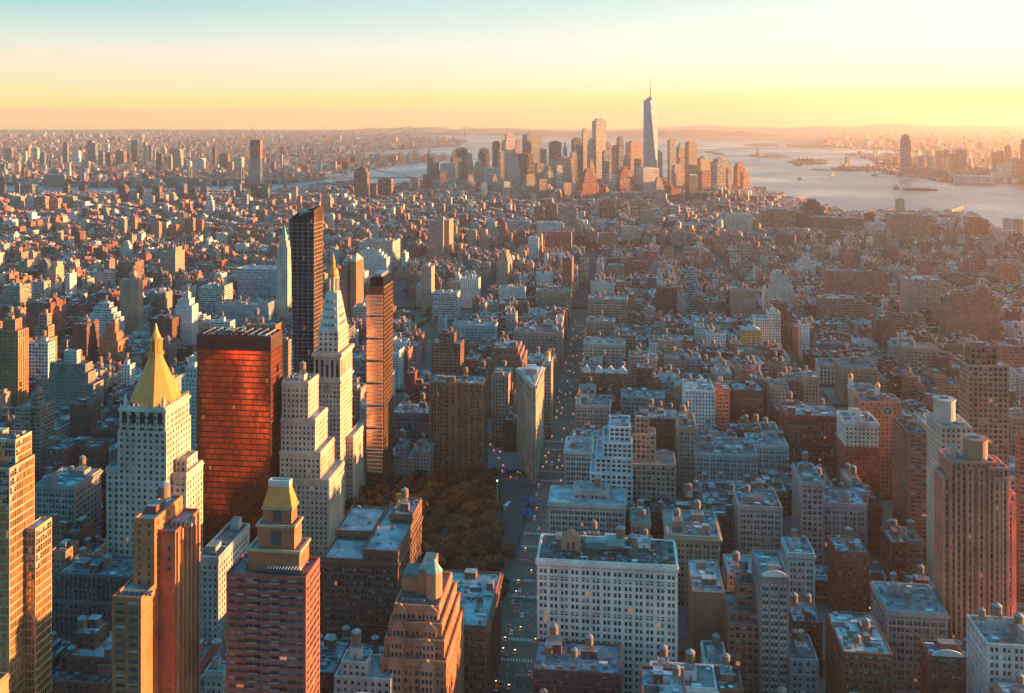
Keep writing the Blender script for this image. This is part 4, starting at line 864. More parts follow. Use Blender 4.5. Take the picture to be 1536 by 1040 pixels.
H('sunlit tan loft with arched top rows right of the street gap', LB, 1175, 570, 1222, None, 52, 602, 'tan', 'pair', d=26, corn=.5)
H('dark cornice brown loft left of the sunlit tan loft', LB, 1100, 586, 1144, None, 50, 632, 'brown', 'pair', d=26, corn=.5)
# --- middle distance, left
H('white sided block with broad teal arcade of the power company', B, 432, 405, 356, None, 60, 446, 'teal', 'loft', d=40, corn=.6, short='teal arcade block')
H('classical clock tower with stepped lantern above the teal arcade block', 'clock_tower', 431, 372, 416, None, 122, 405, 'pale', 'punch', [(0, 1, 0, 1, 0, 122), (.15, .85, .15, .85, 122, 131), (.3, .7, .3, .7, 131, 140)], d=18, cat='skyscraper', extra=lambda b, w, d, h, r: pyr(b.part('lantern_roof'), w/2, d/2, w*.2, h+18, h+36, 0, I_PAT), ntank=0, par=.5)
H('low wide teal warehouse with fenced roof left of the dark flaring glass tower', LB, 397, 459, 325, None, 40, 486, 'teal', 'fine', d=40)
H('grey glazed apartment wall left of the teal arcade block', AP, 330, 433, 298, 349, 60, 470, (.4, .42, .4), 'band')
H('white apartment block with stacked top boxes left of the grey glazed wall', AP, 288, 451, 264, 297, 72, 482, 'white', 'fine', [(0, 1, 0, 1, 0, 64), (.1, .8, .1, .9, 64, 72), (.3, .65, .3, .7, 72, 80)])
H('tall tan apartment slab standing alone in the left middle', AP, 207, 421, 180, 214, 84, 497, 'tan', 'fine', [(0, 1, 0, 1, 0, 84), (.45, .75, .2, .8, 84, 93)], short='lone tan slab')
H('brown hotel with arched white top floor above the lone tan slab', B, 203, 394, 177, 216, 55, 412, 'brown', 'fine', corn=.5)
H('windowless white block behind the lone tan slab', B, 172, 409, 133, 177, 36, 426, 'white', 'band')
H('sunlit apartment house with bright right wall upper left', AP, 263, 379, 240, 277, 60, 405, 'tan', 'fine', [(0, 1, 0, 1, 0, 60), (.3, .9, .2, .9, 60, 68)])
H('pair of brown brick slabs with roof tanks right of the lone tan slab', AP, 258, 480, 225, None, 50, 502, 'brown', 'fine', d=22)
H('white banded block with brick tank house left of the copper slab', AP, 345, 484, 315, 352, 50, 498, 'white', 'band', ntank=1)
H('gold lit glassy office with banded floors at the left edge', B, 30, 430, 3, 47, 60, 458, 'tan', 'band')
H('pale yellow block with rooftop box right of the banded office', B, 66, 424, 45, 76, 50, 442, 'lime', 'band')
H('large brown red hospital block with lit right wall', B, 76, 456, 40, 98, 75, 490, (.3, .1, .06), 'fine', short='brown red hospital block')
H('pink stepped apartments before the brown red hospital block', AP, 74, 489, 50, 85, 80, 522, 'pink', 'band', T3(2, .5, 64, 92))
H('white chequered modern apartment block below the pink stepped apartments', AP, 72, 516, 43, 81, 75, 565, 'white', 'grid')
H('golden ribbed apartment tower at the left edge', AP, 27, 498, -8, 41, 105, 575, 'orange', 'pier', [(0, 1, 0, 1, 0, 105), (.3, .8, .2, .8, 105, 116)], cat='skyscraper')
H('broad brown grey office with pale roof house left of the gilded pyramid', B, 128, 548, 75, 138, 80, 625, (.26, .20, .16), 'fine', [(-.15, 1.3, -.4, 1.1, 0, 62), (0, 1.1, -.1, 1, 62, 72), (0, 1, 0, 1, 72, 80), (.35, .7, .3, .8, 80, 92, None, 'pale')], short='broad brown grey office')
H('dark brick lit edge apartments behind the broad brown office', AP, 130, 488, 109, 148, 70, 522, 'brown', 'fine')
H('white terraced apartments with lit tops left of the lone tan slab', AP, 174, 471, 130, 186, 60, 502, 'white', 'band', T3(3, .6, 52, 72))
H('bright orange stepped brick apartments beside the lone tan slab', AP, 177, 501, 150, 187, 58, 520, 'orange', 'fine', T3(2, .5, 48, 68))
H('apartment block of pale banded balconies left of the grey loft', AP, 58, 614, 23, 79, 85, 690, (.36, .22, .16), 'band', [(0, .62, 0, 1, 0, 85), (.6, 1.0, .15, 1.1, 0, 85), (.5, .8, .3, .7, 85, 96)], short='banded balcony block')
H('dark blank brick block with a white roof sign left of the gilded pyramid', B, 135, 609, 106, 150, 60, 655, 'brown', 'punch', blank='F')
H('narrow white tower with glass top just right of the gilded pyramid', AP, 297, 562, 273, None, 102, 700, 'white', 'punch', [(0, 1, 0, 1, 0, 98), (.15, .85, .1, .9, 98, 106)], d=24, ntank=0)
H('white box building lit on its right wall left of the gilded spire', B, 195, 549, 182, 202, 44, 570, 'white', 'punch')
# --- middle distance, centre
H('red brick apartment tower with pointed roof behind the clock tower', AP, 521, 398, 512, 530, 104, 450, (.42, .18, .10), 'fine', extra=x_pyr((.4, .38, .36), 12), short='pointed roof red tower', ntank=0)
H('twin pointed red brick tower set slightly right and behind', AP, 534, 394, 525, 545, 108, 440, (.42, .18, .10), 'fine', extra=x_pyr((.4, .38, .36), 12), ntank=0)
H('cream block with black windows right of the clock tower', B, 552, 461, 531, None, 58, 492, 'lime', 'grid', d=26)
H('broad pale department building with many arches behind the slim bronze tower', B, 589, 364, 538, 615, 64, 402, 'lime', 'pair', corn=.5, short='broad pale arched block')
H('white stepped apartment block before the broad pale arched block', AP, 580, 379, 531, None, 58, 402, 'white', 'fine', T3(3, .5, 46, 62), d=26)
H('slim tan office tower standing over the green square', B, 647, 402, 631, 652, 77, 466, 'tan', 'punch', corn=.5)
H('wide grey white loft right of the slim tan office tower', LB, 686, 441, 648, None, 42, 472, 'pale', 'pair', d=30, corn=.5)
H('white block with dark windows above the wide grey loft', B, 718, 419, 690, None, 50, 440, 'white', 'punch', d=22)
H('long teal white loft front left of the brown ornate block', LB, 743, 489, 679, None, 45, 512, 'teal', 'pair', d=24, corn=.4)
H('ornate dark brick loft with white trim behind the ribbed brown tower', LB, 690, 512, 648, None, 62, 560, 'brown', 'pair', [(0, 1, 0, 1, 0, 58), (.25, .75, .2, .8, 58, 68)], d=26, tr='tan')
H('twin winged tall tan apartment tower glowing on its right wing', AP, 672, 332, 643, 686, 97, 388, (.36, .22, .15), 'fine', [(0, .75, 0, .6, 0, 97), (.6, 1, .2, 1, 0, 97), (.25, .7, .2, .5, 97, 104)], short='winged tan tower')
H('pink sunlit stepped tower left of the long avenue', AP, 762, 389, 745, 770, 62, 430, (.55, .28, .2), 'fine', T3(2, .4, 56, 72))
H('white long apartment block below the pink sunlit tower', AP, 787, 433, 748, None, 42, 447, 'white', 'fine', d=20)
H('tan office block with round tank beside the avenue', B, 856, 438, 804, None, 46, 462, 'tan', 'pair', d=24, ntank=1, corn=.6)
H('white block with a pale shed above the tan office block', B, 829, 412, 804, None, 42, 425, 'white', 'fine', d=20)
H('brick apartment tower with glowing right wall on the avenue', AP, 858, 391, 844, 873, 70, 432, 'rust', 'fine')
H('row of cream and blank tan lofts left of the avenue', LB, 843, 500, 771, None, 46, 530, 'pink', 'pair', d=30, corn=.4)
H('brown turreted loft just behind the wedge shaped building', LB, 783, 532, 733, 790, 68, 570, (.32, .17, .1), 'pair', T3(2, .3, 60, 72), corn=.6, short='brown turreted loft')
H('plain brick side loft left of the wedge shaped building', LB, 762, 566, 738, 768, 66, 640, 'pink', 'punch', corn=.4, blank='')
H('small domed tower house right behind the wedge shaped building', B, 826, 548, 815, 829, 72, 620, 'tan', 'punch', extra=x_cupola([.5], [.5], 3, 12), ntank=0)
H('dark low loft with teal roof just left of the wedge shaped building', LB, 774, 632, 757, None, 30, 660, 'brown', 'punch', d=24, rc=(.35, .42, .42))
H('large cube shaped red library building above the square trees', 'library_building', 857, 349, 821, None, 46, 378, (.38, .11, .07), 'pier', d=40, ntank=0)

# ---------------------------------------------------------------- far skylines
def yb2Y(py): d = ray(768, py); return -CAMH/d[2]*d[1]
SKY = {'downtown': [], 'across': [], 'jersey': [], 'lowleft': [], 'mid': []}
def ft(zone, x0, x1, yt, yb, col='tan', form='b', name='office_tower', ang=None):
    Y = yb2Y(yb); h = h_at(yt, Y); X0 = at(x0, yb)[0]; X1 = at(x1, yb)[0]; wd = (X1-X0)*.88; dp = max(wd*.7, 14); r = random.Random(int(x0*31+yt*7))
    a = G if ang is None else ang
    b = Bld(); S = dict(STY['fine'], bay=3.6 if Y < 3000 else 8, fl=3.4 if Y < 3000 else 7, wf=r.choice([.45, .6, .75])); wc = rv(COL[col], r, .12); gl = (.1, .1, .1); rc = (.25, .26, .27)
    kw = dict(lod=1, r=r, par=.5)
    def t3(a0, a1, b0, b1, z0, z1, c=wc): tier(b, a0*wd, a1*wd, b0*dp, b1*dp, z0, z1, S, c, gl, None, rc, **kw)
    if form == 'b': t3(0, 1, 0, 1, 0, h*.965); t3(.2, .8, .2, .8, h*.965, h)
    elif form == 't': t3(0, 1, 0, 1, 0, h*.85); t3(.12, .88, .1, .9, h*.85, h*.96); t3(.35, .65, .3, .7, h*.96, h)
    elif form == 's':
        t3(0, 1, 0, 1, 0, h*.55); t3(.12, .88, .08, .92, h*.55, h*.75); t3(.24, .76, .2, .8, h*.75, h*.9); t3(.36, .64, .3, .7, h*.9, h)
    elif form == 'p':
        t3(0, 1, 0, 1, 0, h*.7); t3(.1, .9, .1, .9, h*.7, h*.85); pyr(b.part('pyramid_roof'), wd/2, dp/2, min(wd, dp)*.42, h*.85, h, 0, I_PAT)
    elif form == 'n':
        t3(0, 1, 0, 1, 0, h*.5); t3(.2, .8, .2, .8, h*.5, h*.75); pyr(b.part('spire'), wd/2, dp/2, min(wd, dp)*.26, h*.75, h, 0, I_PAT if col == 'teal' else I_WALL, wc)
    elif form == 'd':
        t3(0, 1, 0, 1, 0, h*.9); m = b.part('domed_roof'); R = min(wd, dp)*.48; m.lathe(wd/2, dp/2, [(R, h*.9), (R*.9, h*.93), (R*.6, h*.975), (.2, h)], 12, I_PAT)
    elif form == 'l': t3(0, .62, 0, 1, 0, h); t3(.55, 1, .1, .9, 0, h*.88)
    elif form == 'g':   # glass shaft
        m = b.part('glass_shaft'); m.box(0, wd, 0, dp, 0, h*.97, I_TINT, (*wc, 1)); m.box(wd*.1, wd*.9, dp*.1, dp*.9, h*.97, h, I_METAL)
        for i in range(12): b.part('floor_band').box(-.3, wd+.3, -.3, dp+.3, h*(i+1)/13, h*(i+1)/13+1.0, I_WALL, wc, bottom=True)
    SKY[zone].append((x0, X0, Y, a, b, col, form, name)); x, y = X0, Y
    s, t_ = to_st(x, y); RECTS.append((s-3, s+wd+3, t_-3, t_+dp+3)); BOXES.append((x0, x1, yt, Y))
    if zone != 'mid' or 1: SIGHT.append((x0, x1, yb-(yb-yt)*(.12 if zone == 'downtown' else .1), Y))
DT = """644 662 231 270 slate l;665 687 245 272 pale b;679 696 237 268 slate b;687 704 222 266 dark b;692 714 242 270 slate b;721 738 222 266 dark t;714 730 238 276 tan p;741 752 212 264 brown b;752 759 199 266 pink n
759 775 199 270 lime t;775 781 209 268 tan b;785 792 205 262 grey b;788 799 210 266 brown b;791 818 200 264 grey b;782 806 230 274 brown b;828 846 212 266 dark b;845 855 208 272 teal n;841 871 236 282 tan b
861 875 207 266 dark b;865 876 217 272 tan b;875 884 192 272 lime b;884 896 208 274 lime t;894 914 178 274 lime b;897 922 212 270 buff b;920 929 218 270 tan b;928 938 205 270 slate b;946 971 212 275 pink b
987 996 224 276 grey d;965 997 252 288 pale b;929 963 252 290 rust s;874 906 254 302 rust s;1005 1017 208 280 grey b;1018 1034 212 276 tan p;1033 1050 212 278 buff b;1012 1027 247 286 tan b;1034 1052 262 306 slate g
1051 1071 234 276 tan d;1053 1071 257 290 rust b;1072 1084 245 278 slate b;1076 1104 237 284 grey t;1106 1122 245 281 rust t;1115 1127 259 286 orange b;731 756 252 280 pale b;806 821 245 278 tan b;809 823 269 300 buff b
723 732 274 303 white g;1007 1025 284 308 red b;700 716 262 292 tan s;756 768 273 294 pale b;772 790 276 300 tan s;846 860 275 296 tan b;1040 1062 268 288 buff b;768 784 236 276 pale s;822 842 240 280 lime s;748 758 226 272 tan b;858 868 228 276 buff b;906 916 226 280 grey b;938 948 232 278 tan t;954 964 238 280 buff b;700 710 230 270 tan b;770 780 222 274 tan t;812 822 222 272 grey b;836 846 248 286 pale b;884 896 240 284 tan s;1020 1030 238 282 tan b;1060 1068 256 286 tan b;1092 1100 252 288 buff b;660 672 256 278 brown b;738 750 262 290 tan s;790 806 262 292 tan b;914 930 262 290 pale b;984 1000 266 292 tan s"""
for e in DT.replace('\n', ';').split(';'):
    q = e.split(); ft('downtown', *map(float, q[:4]), q[4], q[5], ang=radians(-24))
AC = """95 102 213 246 slate b;110 120 226 247 white b;131 145 211 243 slate l;148 156 228 248 slate b;160 167 229 250 dark b;174 188 227 246 brown b;197 208 210 245 slate g;215 220 213 243 pale b;223 228 218 243 slate b
234 244 230 259 dark b;252 258 232 258 tan t;255 273 224 252 grey b;279 287 242 260 white b;289 307 238 256 pale b;318 324 221 246 brown b;329 344 230 252 brown b;341 350 243 258 buff b;350 365 236 256 pale b;60 68 229 248 slate b;49 58 221 240 pale d
34 40 227 242 white b;12 18 222 240 tan b;38 44 219 238 tan b;5 11 223 240 tan b;240 250 220 232 pink s;300 312 214 222 tan b;200 216 202 209 tan b;140 152 201 208 tan b;100 114 202 208 tan b;420 424 232 250 tan b;394 398 236 252 tan b;407 413 243 258 rust b;496 505 242 254 tan b;501 512 203 210 grey b;563 572 206 213 grey b;585 596 206 213 tan b;583 596 234 243 orange b;606 622 215 220 orange b;578 590 217 222 lime b;448 460 217 223 lime b"""
for e in AC.replace('\n', ';').split(';'):
    q = e.split(); ft('across', *map(float, q[:4]), q[4], q[5], ang=radians(7))
JC = """1350 1367 201 262 slate t;1376 1387 234 257 tan b;1391 1400 233 257 tan d;1404 1414 223 255 buff d;1415 1425 222 254 tan d;1424 1436 231 257 rust b;1419 1424 239 259 pale b;1433 1451 221 257 rust d;1488 1497 228 260 rust b;1497 1506 226 260 rust b
1507 1516 218 254 rust b;1496 1517 245 270 pale b;1517 1531 237 270 tan b;1531 1542 208 268 rust t;1378 1404 251 264 tan b;1400 1420 255 267 buff b;1432 1494 264 275 pale b;1446 1466 256 266 tan b;1470 1486 254 265 rust b;1356 1376 252 264 buff b"""
for e in JC.replace('\n', ';').split(';'):
    q = e.split(); ft('jersey', *map(float, q[:4]), q[4], q[5], ang=radians(22))
LL = """176 191 277 305 brown t;192 204 287 306 grey b;213 230 294 308 pale b;227 242 279 306 brown b;250 263 289 308 grey t;16 35 295 316 tan b;37 52 297 317 pale b;54 71 295 317 orange b;73 90 298 316 orange b;95 113 295 313 tan b
307 322 294 324 white s;280 288 303 330 orange s;177 189 329 352 tan b;196 204 327 350 orange b;226 241 333 360 orange b;252 267 337 358 rust b;267 279 327 353 tan b;279 292 327 353 orange b;292 305 330 352 rust b;181 198 362 388 white s
324 340 350 366 white b;335 343 312 332 teal g;445 452 294 322 buff b;482 498 292 320 tan t;511 521 311 330 slate b;531 554 251 300 brown t;555 566 276 300 brown b;567 590 268 296 brown b;634 650 262 285 brown b;600 616 274 286 grey b;616 630 266 288 tan b
22 30 276 292 slate b;118 130 276 290 dark b;94 104 276 292 dark b;0 8 276 298 dark b;30 52 277 293 slate b;205 215 280 300 brown b;263 279 276 300 slate b;282 292 282 302 brown b;300 312 280 304 slate b;345 352 286 306 slate b;362 372 292 312 grey b;390 404 282 300 slate b;350 362 277 298 slate b;376 390 280 300 brown b;436 446 280 304 grey b
352 372 366 384 pale b;384 400 315 333 rust b;470 481 303 322 pink b;491 502 320 344 white t;516 530 330 352 tan b;536 549 322 340 grey b;120 132 330 346 pale b;60 74 336 350 pink b;396 412 350 368 grey b;448 462 350 372 pale b;100 115 318 333 white b;148 162 312 330 grey b"""
for e in LL.replace('\n', ';').split(';'):
    q = e.split(); ft('lowleft', *map(float, q[:4]), q[4], q[5], name='apartment_tower')
MD = """846 868 308 345 tan t;818 838 306 335 rust b;801 814 310 335 rust b;945 975 300 328 pink b;1090 1133 321 350 pale b;1199 1246 300 345 brown s;1263 1300 328 350 rust b;1299 1313 320 345 dark b;1345 1358 298 328 tan b;1302 1332 335 348 white b;1340 1404 322 362 orange b;1452 1486 326 358 rust l
1507 1520 328 350 pale b;1523 1536 329 350 tan b;1143 1198 315 345 rust b;1110 1131 366 392 tan b;1100 1112 352 374 orange b;1221 1239 369 392 tan b;1195 1226 386 415 white s;1158 1182 406 438 white t;1270 1294 374 410 rust b;1310 1328 350 372 buff b;1216 1262 326 348 rust b;1100 1133 322 346 lime b
960 985 316 340 tan b;899 925 300 330 rust b;720 734 350 380 tan t;700 716 345 372 tan b;745 760 352 378 orange b;776 790 346 372 rust b;792 810 356 392 white b;730 745 333 352 pale b;760 800 332 348 lime b;805 845 334 350 white b;655 668 305 330 tan b;690 702 322 342 rust b;1010 1028 345 370 tan b;1052 1070 380 408 rust b
932 960 340 362 lime b;900 930 350 372 orange b;1165 1185 350 372 rust b;1240 1262 345 362 orange b;1420 1440 345 370 orange b;1460 1480 380 412 rust b;1500 1530 396 430 orange b;1330 1350 372 398 rust b;1380 1402 392 420 rust b;1425 1450 410 436 rust b;1180 1192 376 396 orange b;1080 1094 348 372 tan b;1040 1054 300 322 pink b;1064 1080 300 320 tan b
984 1000 290 312 tan b;862 872 330 352 tan s;832 846 352 370 tan b;870 884 388 430 buff b;614 628 366 392 rust b;590 604 352 378 tan t;556 570 338 360 pale b;496 510 376 400 white b;950 972 392 415 rust b;1000 1012 372 392 tan b;912 940 398 420 tan b;640 656 346 362 pale b"""
for e in MD.replace('\n', ';').split(';'):
    q = e.split(); ft('mid', *map(float, q[:4]), q[4], q[5], name='apartment_tower')
ORD = 'first second third fourth fifth sixth seventh eighth ninth tenth eleventh twelfth thirteenth fourteenth fifteenth sixteenth seventeenth eighteenth nineteenth'.split()
def ordn(n):
    if n <= 19: return ORD[n-1]
    t_, u_ = divmod(n, 10); T_ = ['', '', 'twent', 'thirt', 'fort', 'fift', 'sixt', 'sevent', 'eight', 'ninet'][t_]
    return T_+'ieth' if u_ == 0 else T_+'y-'+ORD[u_-1]
WORD = dict(b='flat topped', t='notched top', s='stepped', p='pyramid topped', n='spired', d='dome topped', l='two part', g='glassy')
PLC = dict(downtown='from left in the downtown skyline', across='from left on the shore across the river', jersey='from left on the far right shore', lowleft='from left in the low districts before the river', mid='from left in the hazy middle districts')
GRP = dict(downtown='towers of the downtown skyline', across='towers across the river', jersey='towers on the far right shore', lowleft='apartment towers before the river', mid='apartment towers in the middle districts')
for zn, lst in SKY.items():
    lst.sort(key=lambda e: e[0])
    for i, (x0, X, Y, a, b, col, form, name) in enumerate(lst):
        finish(b, name, X, Y, a, '%s %s tower, %s %s' % (WORD[form], CNAME[col], ordn(i+1), PLC[zn]), 'tower', GRP[zn], small=(zn in ('across', 'jersey', 'lowleft')))
# --- landmark glass tower downtown: square base turning into a rotated square top
def prismtower():
    Y = yb2Y(282); h = h_at(150, Y); X = at(977, 282)[0]; b = Bld(); m = b.part('glass_shaft'); R = 33; hb = 56
    z0 = hb; B4 = [(R*sx, R*sy) for sx, sy in ((-1, -1), (1, -1), (1, 1), (-1, 1))]; T4 = [(0, -R), (R, 0), (0, R), (-R, 0)]
    b.part('base').box(-R, R, -R, R, 0, hb, I_TINT, (.35, .40, .45))
    for i in range(4):
        j = (i+1) % 4
        m.face([(*B4[i], z0), (*B4[j], z0), (*T4[i], h)], I_WALL, (.42, .34, .32)); m.face([(*B4[j], z0), (*T4[j], h), (*T4[i], h)], I_WALL, (.36, .44, .50))  # matte warm and cool facets of one glass, reflections put into the colour
    b.part('roof').face([(*q, h) for q in T4], I_ROOF, (.3, .3, .3)); one(b, 'parapet').lathe(0, 0, [(20, h), (20, h+9)], 16, I_METAL)
    ht = h_at(116, Y); s = b.part('spire'); s.lathe(0, 0, [(4, h+9), (3, h+40), (1.6, h+90), (.8, ht)], 8, I_METAL); s.lathe(0, 0, [(13, h+12), (13, h+15)], 12, I_METAL)
    finish(b, 'glass_skyscraper', X, Y+30, radians(10), 'tallest blue glass skyscraper with tapering triangular faces and a long spire', 'skyscraper'); SIGHT.append((966, 988, 262, Y)); BOXES.append((966, 988, 150, Y))
    s_, t_ = to_st(X, Y+30); RECTS.append((s_-38, s_+38, t_-38, t_+38))
prismtower()
def crane(b, x, y, z, hh, jib, ang):
    m = b.part('tower_crane'); m.box(x-1.2, x+1.2, y-1.2, y+1.2, z, z+hh, I_WALL, (.5, .15, .05)); m.bar((x, y, z+hh), (x+jib*cos(ang), y, z+hh+jib*sin(ang)), 1.0, I_WALL, (.5, .15, .05)); m.bar((x, y, z+hh), (x-12*cos(ang), y, z+hh-2), 1.4, I_METAL)
def redtower():
    Y = yb2Y(284); x0 = at(375, 284)[0]; wd = (at(393, 284)[0]-x0)*.85; h = h_at(210, Y); b = Bld()
    b.part('glass_shaft').box(0, wd, 0, wd*.8, 0, h*.62, I_TINT, (.20, .27, .33)); b.part('wrapped_floors').box(.5, wd-.5, .5, wd*.8-.5, h*.62, h*.9, I_WALL, (.42, .10, .06)); b.part('open_floors').box(0, wd, 0, wd*.8, h*.9, h, I_WALL, (.2, .1, .07))
    for k in range(26): b.part('floor_slab').box(-.5, wd+.5, -.5, wd*.8+.5, h*k/26, h*k/26+1.1, I_WALL, (.3, .25, .22), bottom=True)
    b.part('podium').box(-30, wd+40, -20, 60, 0, 26, I_WALL, (.16, .11, .09))
    crane(b, wd*.5, 10, h, 22, 44, radians(118)); finish(b, 'tower_under_construction', x0, Y, radians(0), 'tall unfinished tower wrapped in red netting with a crane on top', 'skyscraper'); SIGHT.append((374, 394, 270, Y))
    s, t_ = to_st(x0, Y); RECTS.append((s-35, s+wd+45, t_-25, t_+70))
redtower()
# ---------------------------------------------------------------- ground, water, shores
GM, t, p = mat('ground'); tcn = mk(t, 'ShaderNodeTexCoord').outputs['Object']
c = mixc(t, mr(t, noise(t, .004, 8, tcn), .35, .65, 0, 1), (.10, .085, .06), (.24, .20, .16)); c = mixc(t, mr(t, noise(t, .0006, 5, tcn), .5, .62, 0, .7), c, (.05, .06, .03))
t.links.new(c, p.inputs['Base Color']); p.inputs['Roughness'].default_value = .95
ASPH = simple('asphalt', (.045, .046, .05), .8, 0, .3, .15); SIDE = simple('sidewalk', (.16, .155, .15), .85, 0, .25, .4); PAINT = simple('road_paint', (.55, .55, .52), .7, 0, .2, 2)
WAT, t, p = mat('water'); p.inputs['Base Color'].default_value = (.05, .07, .08, 1); p.inputs['Roughness'].default_value = .28; p.inputs['Specular IOR Level'].default_value = 1.0
bpn = mk(t, 'ShaderNodeBump'); bpn.inputs['Strength'].default_value = .5; bpn.inputs['Distance'].default_value = 4
t.links.new(noise(t, .01, 6, stretch=(1, .5, 1)), bpn.inputs['Height']); t.links.new(bpn.outputs[0], p.inputs['Normal'])
t.links.new(mr(t, noise(t, .0012, 5), .35, .65, .2, .42), p.inputs['Roughness'])
def poly_obj(name, pts, z, m, kind='structure', zb=None):
    mb = MB(); mb.face([(x, y, z) for x, y in pts], 0)
    if zb is not None:
        for (x0, y0), (x1, y1) in zip(pts, pts[1:]+pts[:1]): mb.face([(x0, y0, zb), (x1, y1, zb), (x1, y1, z), (x0, y0, z)], 0)
    o = obj(name, mb, mats=[m]); return tag(o, kind=kind)
poly_obj('ground', [(33000*cos(2*pi*k/96), 33000*sin(2*pi*k/96)) for k in range(96)], -3, GM)
NEAR = [(1700, 352), (1536, 348), (1500, 345), (1485, 333), (1463, 321), (1420, 319), (1341, 319), (1270, 318), (1242, 309), (1171, 292), (1127, 284), (1090, 276), (1000, 268), (900, 265), (800, 266), (720, 268), (644, 272), (600, 276), (560, 276), (530, 272), (480, 277), (430, 284), (190, 289), (0, 289), (-500, 291)]
FAR = [(-500, 277), (0, 277), (100, 279), (190, 281), (400, 276), (436, 275), (488, 269), (485, 262), (527, 257), (553, 256), (576, 251), (602, 247), (644, 242), (690, 240), (702, 234), (600, 233), (525, 232), (530, 229), (620, 224), (690, 219), (700, 211), (660, 207), (600, 204), (760, 203), (800, 206), (1000, 209), (1090, 212), (1151, 211), (1242, 221), (1327, 225), (1352, 228), (1404, 227), (1404, 230), (1350, 231), (1267, 232), (1305, 239), (1318, 247), (1347, 249), (1290, 251), (1246, 254), (1262, 256), (1321, 257), (1338, 261), (1347, 264), (1378, 266), (1398, 271), (1432, 274), (1497, 274), (1536, 277), (1700, 283)]
poly_obj('water', [at(*q) for q in NEAR[::-1]][::-1] + [at(*q) for q in FAR], -1.5, WAT)
def inside(pts, x, y):
    r_ = False; j = len(pts)-1
    for i in range(len(pts)):
        (xi, yi), (xj, yj) = pts[i], pts[j]
        if (yi > y) != (yj > y) and x < (xj-xi)*(y-yi)/(yj-yi)+xi: r_ = not r_
        j = i
    return r_
WPX = NEAR+FAR
for (xa, ya), (xb, yb_) in zip(NEAR, NEAR[1:]): SIGHT.append((min(xa, xb), max(xa, xb), max(ya, yb_)-1, max(yb2Y(ya), yb2Y(yb_))+60))
GRASS = simple('island_ground', (.10, .09, .05), .95, 0, .4, .02)
for nm, pts in (('island', [(1123, 233), (1140, 231), (1165, 232), (1187, 235), (1170, 236.5), (1130, 236)]), ('island', [(1181, 243), (1195, 240), (1235, 240.5), (1243, 243), (1238, 246), (1190, 246)]),
                ('shore', [(1115, 218), (1140, 215), (1168, 216), (1168, 219), (1130, 219.5)]), ('shore', [(1177, 217), (1220, 215), (1330, 219), (1333, 223), (1260, 222), (1240, 223), (1180, 220)])):
    poly_obj(nm, [at(*q) for q in pts], 5.0, GRASS, zb=.5)
# asphalt sheet under the city and raised kerbed blocks
poly_obj('street_surface', [at(*q) for q in NEAR[1:][::-1]] + [(2500, 1600), (-900, 1600)], 0, ASPH, zb=-3)
hm = MB(); rr_ = random.Random(2)
def ridge(px0, px1, Y, hh, wd, seed):
    r = random.Random(seed); n = 60; prof = []
    ph = [r.uniform(0, 6) for _ in range(6)]
    for i in range(n+1):
        f = i/n; px = px0+(px1-px0)*f; x = (px-768)/FPX*Y*1.0
        e = min(1, f*6, (1-f)*6); k = sum(sin(f*pi*2*(j+1)*1.7+ph[j])/(j+1.5) for j in range(6))*.28+.75; prof.append((x, hh*max(.15, k)*e))
    for (xa, ha), (xb, hb) in zip(prof, prof[1:]):
        for y0, y1, k0, k1 in ((-wd/2, -wd/5, 0, .7), (-wd/5, 0, .7, 1), (0, wd/2, 1, 0)):
            hm.face([(xa, Y+y0, .1+ha*k0), (xb, Y+y0, .1+hb*k0), (xb, Y+y1, .1+hb*k1), (xa, Y+y1, .1+ha*k1)], 0)
ridge(735, 1180, 21500, 105, 4000, 1); ridge(1120, 1700, 27500, 130, 4000, 2); ridge(500, 820, 29500, 110, 3000, 5); ridge(900, 1700, 30500, 185, 3000, 3); ridge(-300, 560, 30500, 30, 2500, 4); ridge(960, 1160, 20000, 95, 2600, 6)
HILL = simple('hillside', (.07, .07, .04), .95, 0, .4, .004); tag(obj('hills', hm, mats=[HILL]), kind='structure')
# ---------------------------------------------------------------- the rest of the city, block by block
PARKS = {'madison': (-165, -26, 585, 838), 'union': (-335, -190, 1400, 1565), 'wash': (-60, 215, 2225, 2400)}
BWAY0 = np.array([FI[0]-14, FI[1]-6]); BDIR = (np.array(at(774, 549, 87))-np.array(at(801, 578, 87))); BDIR = BDIR/np.linalg.norm(BDIR)
def bway(x, y):
    q = np.array([x, y])-BWAY0; return abs(q[0]*BDIR[1]-q[1]*BDIR[0]), q@BDIR
AVS = [-2350, -2050, -1750, -1500, -1270, -1070, -850, -650, -490, -345, -180, 0, 285, 565, 845, 1125, 1400, 1650, 1900, 2200, 2500]
STS = [350, 422, 495, 568, 642, 716, 845]+[845+80*k for k in range(1, 19)]
GEN = []     # [x, y, ang, w, d, h, col, sty, Y, blank, seed]
SIDEW = MB()
def hzone(x, y, s, t_, r):
    Y = y
    if t_ < 1000:
        if s > 0:
            if s < 300: v = r.gauss(40, 11)
            elif s < 600: v = r.gauss(32, 12)
            else: v = r.gauss(24, 10) + (30 if r.random() < .08 else 0)
        elif s > -500: v = r.gauss(42, 14)
        else: v = r.gauss(32, 13)
    elif t_ < 1650:
        if abs(s) < 320: v = r.gauss(34, 9)
        elif s > 0: v = r.gauss(20, 7) + (25 if r.random() < .07 else 0)
        else: v = r.gauss(26, 11) + (24 if r.random() < .07 else 0)
    elif t_ < 2300: v = r.gauss(28, 8) if -420 < s < 160 else r.gauss(16, 4) + (18 if r.random() < .05 else 0)
    elif t_ < 3600: v = r.gauss(19, 5) + (16 if r.random() < .06 else 0)
    else: v = r.gauss(30, 14) if x > 100 else r.gauss(18, 5) + (18 if r.random() < .06 else 0)
    return max(9, v)
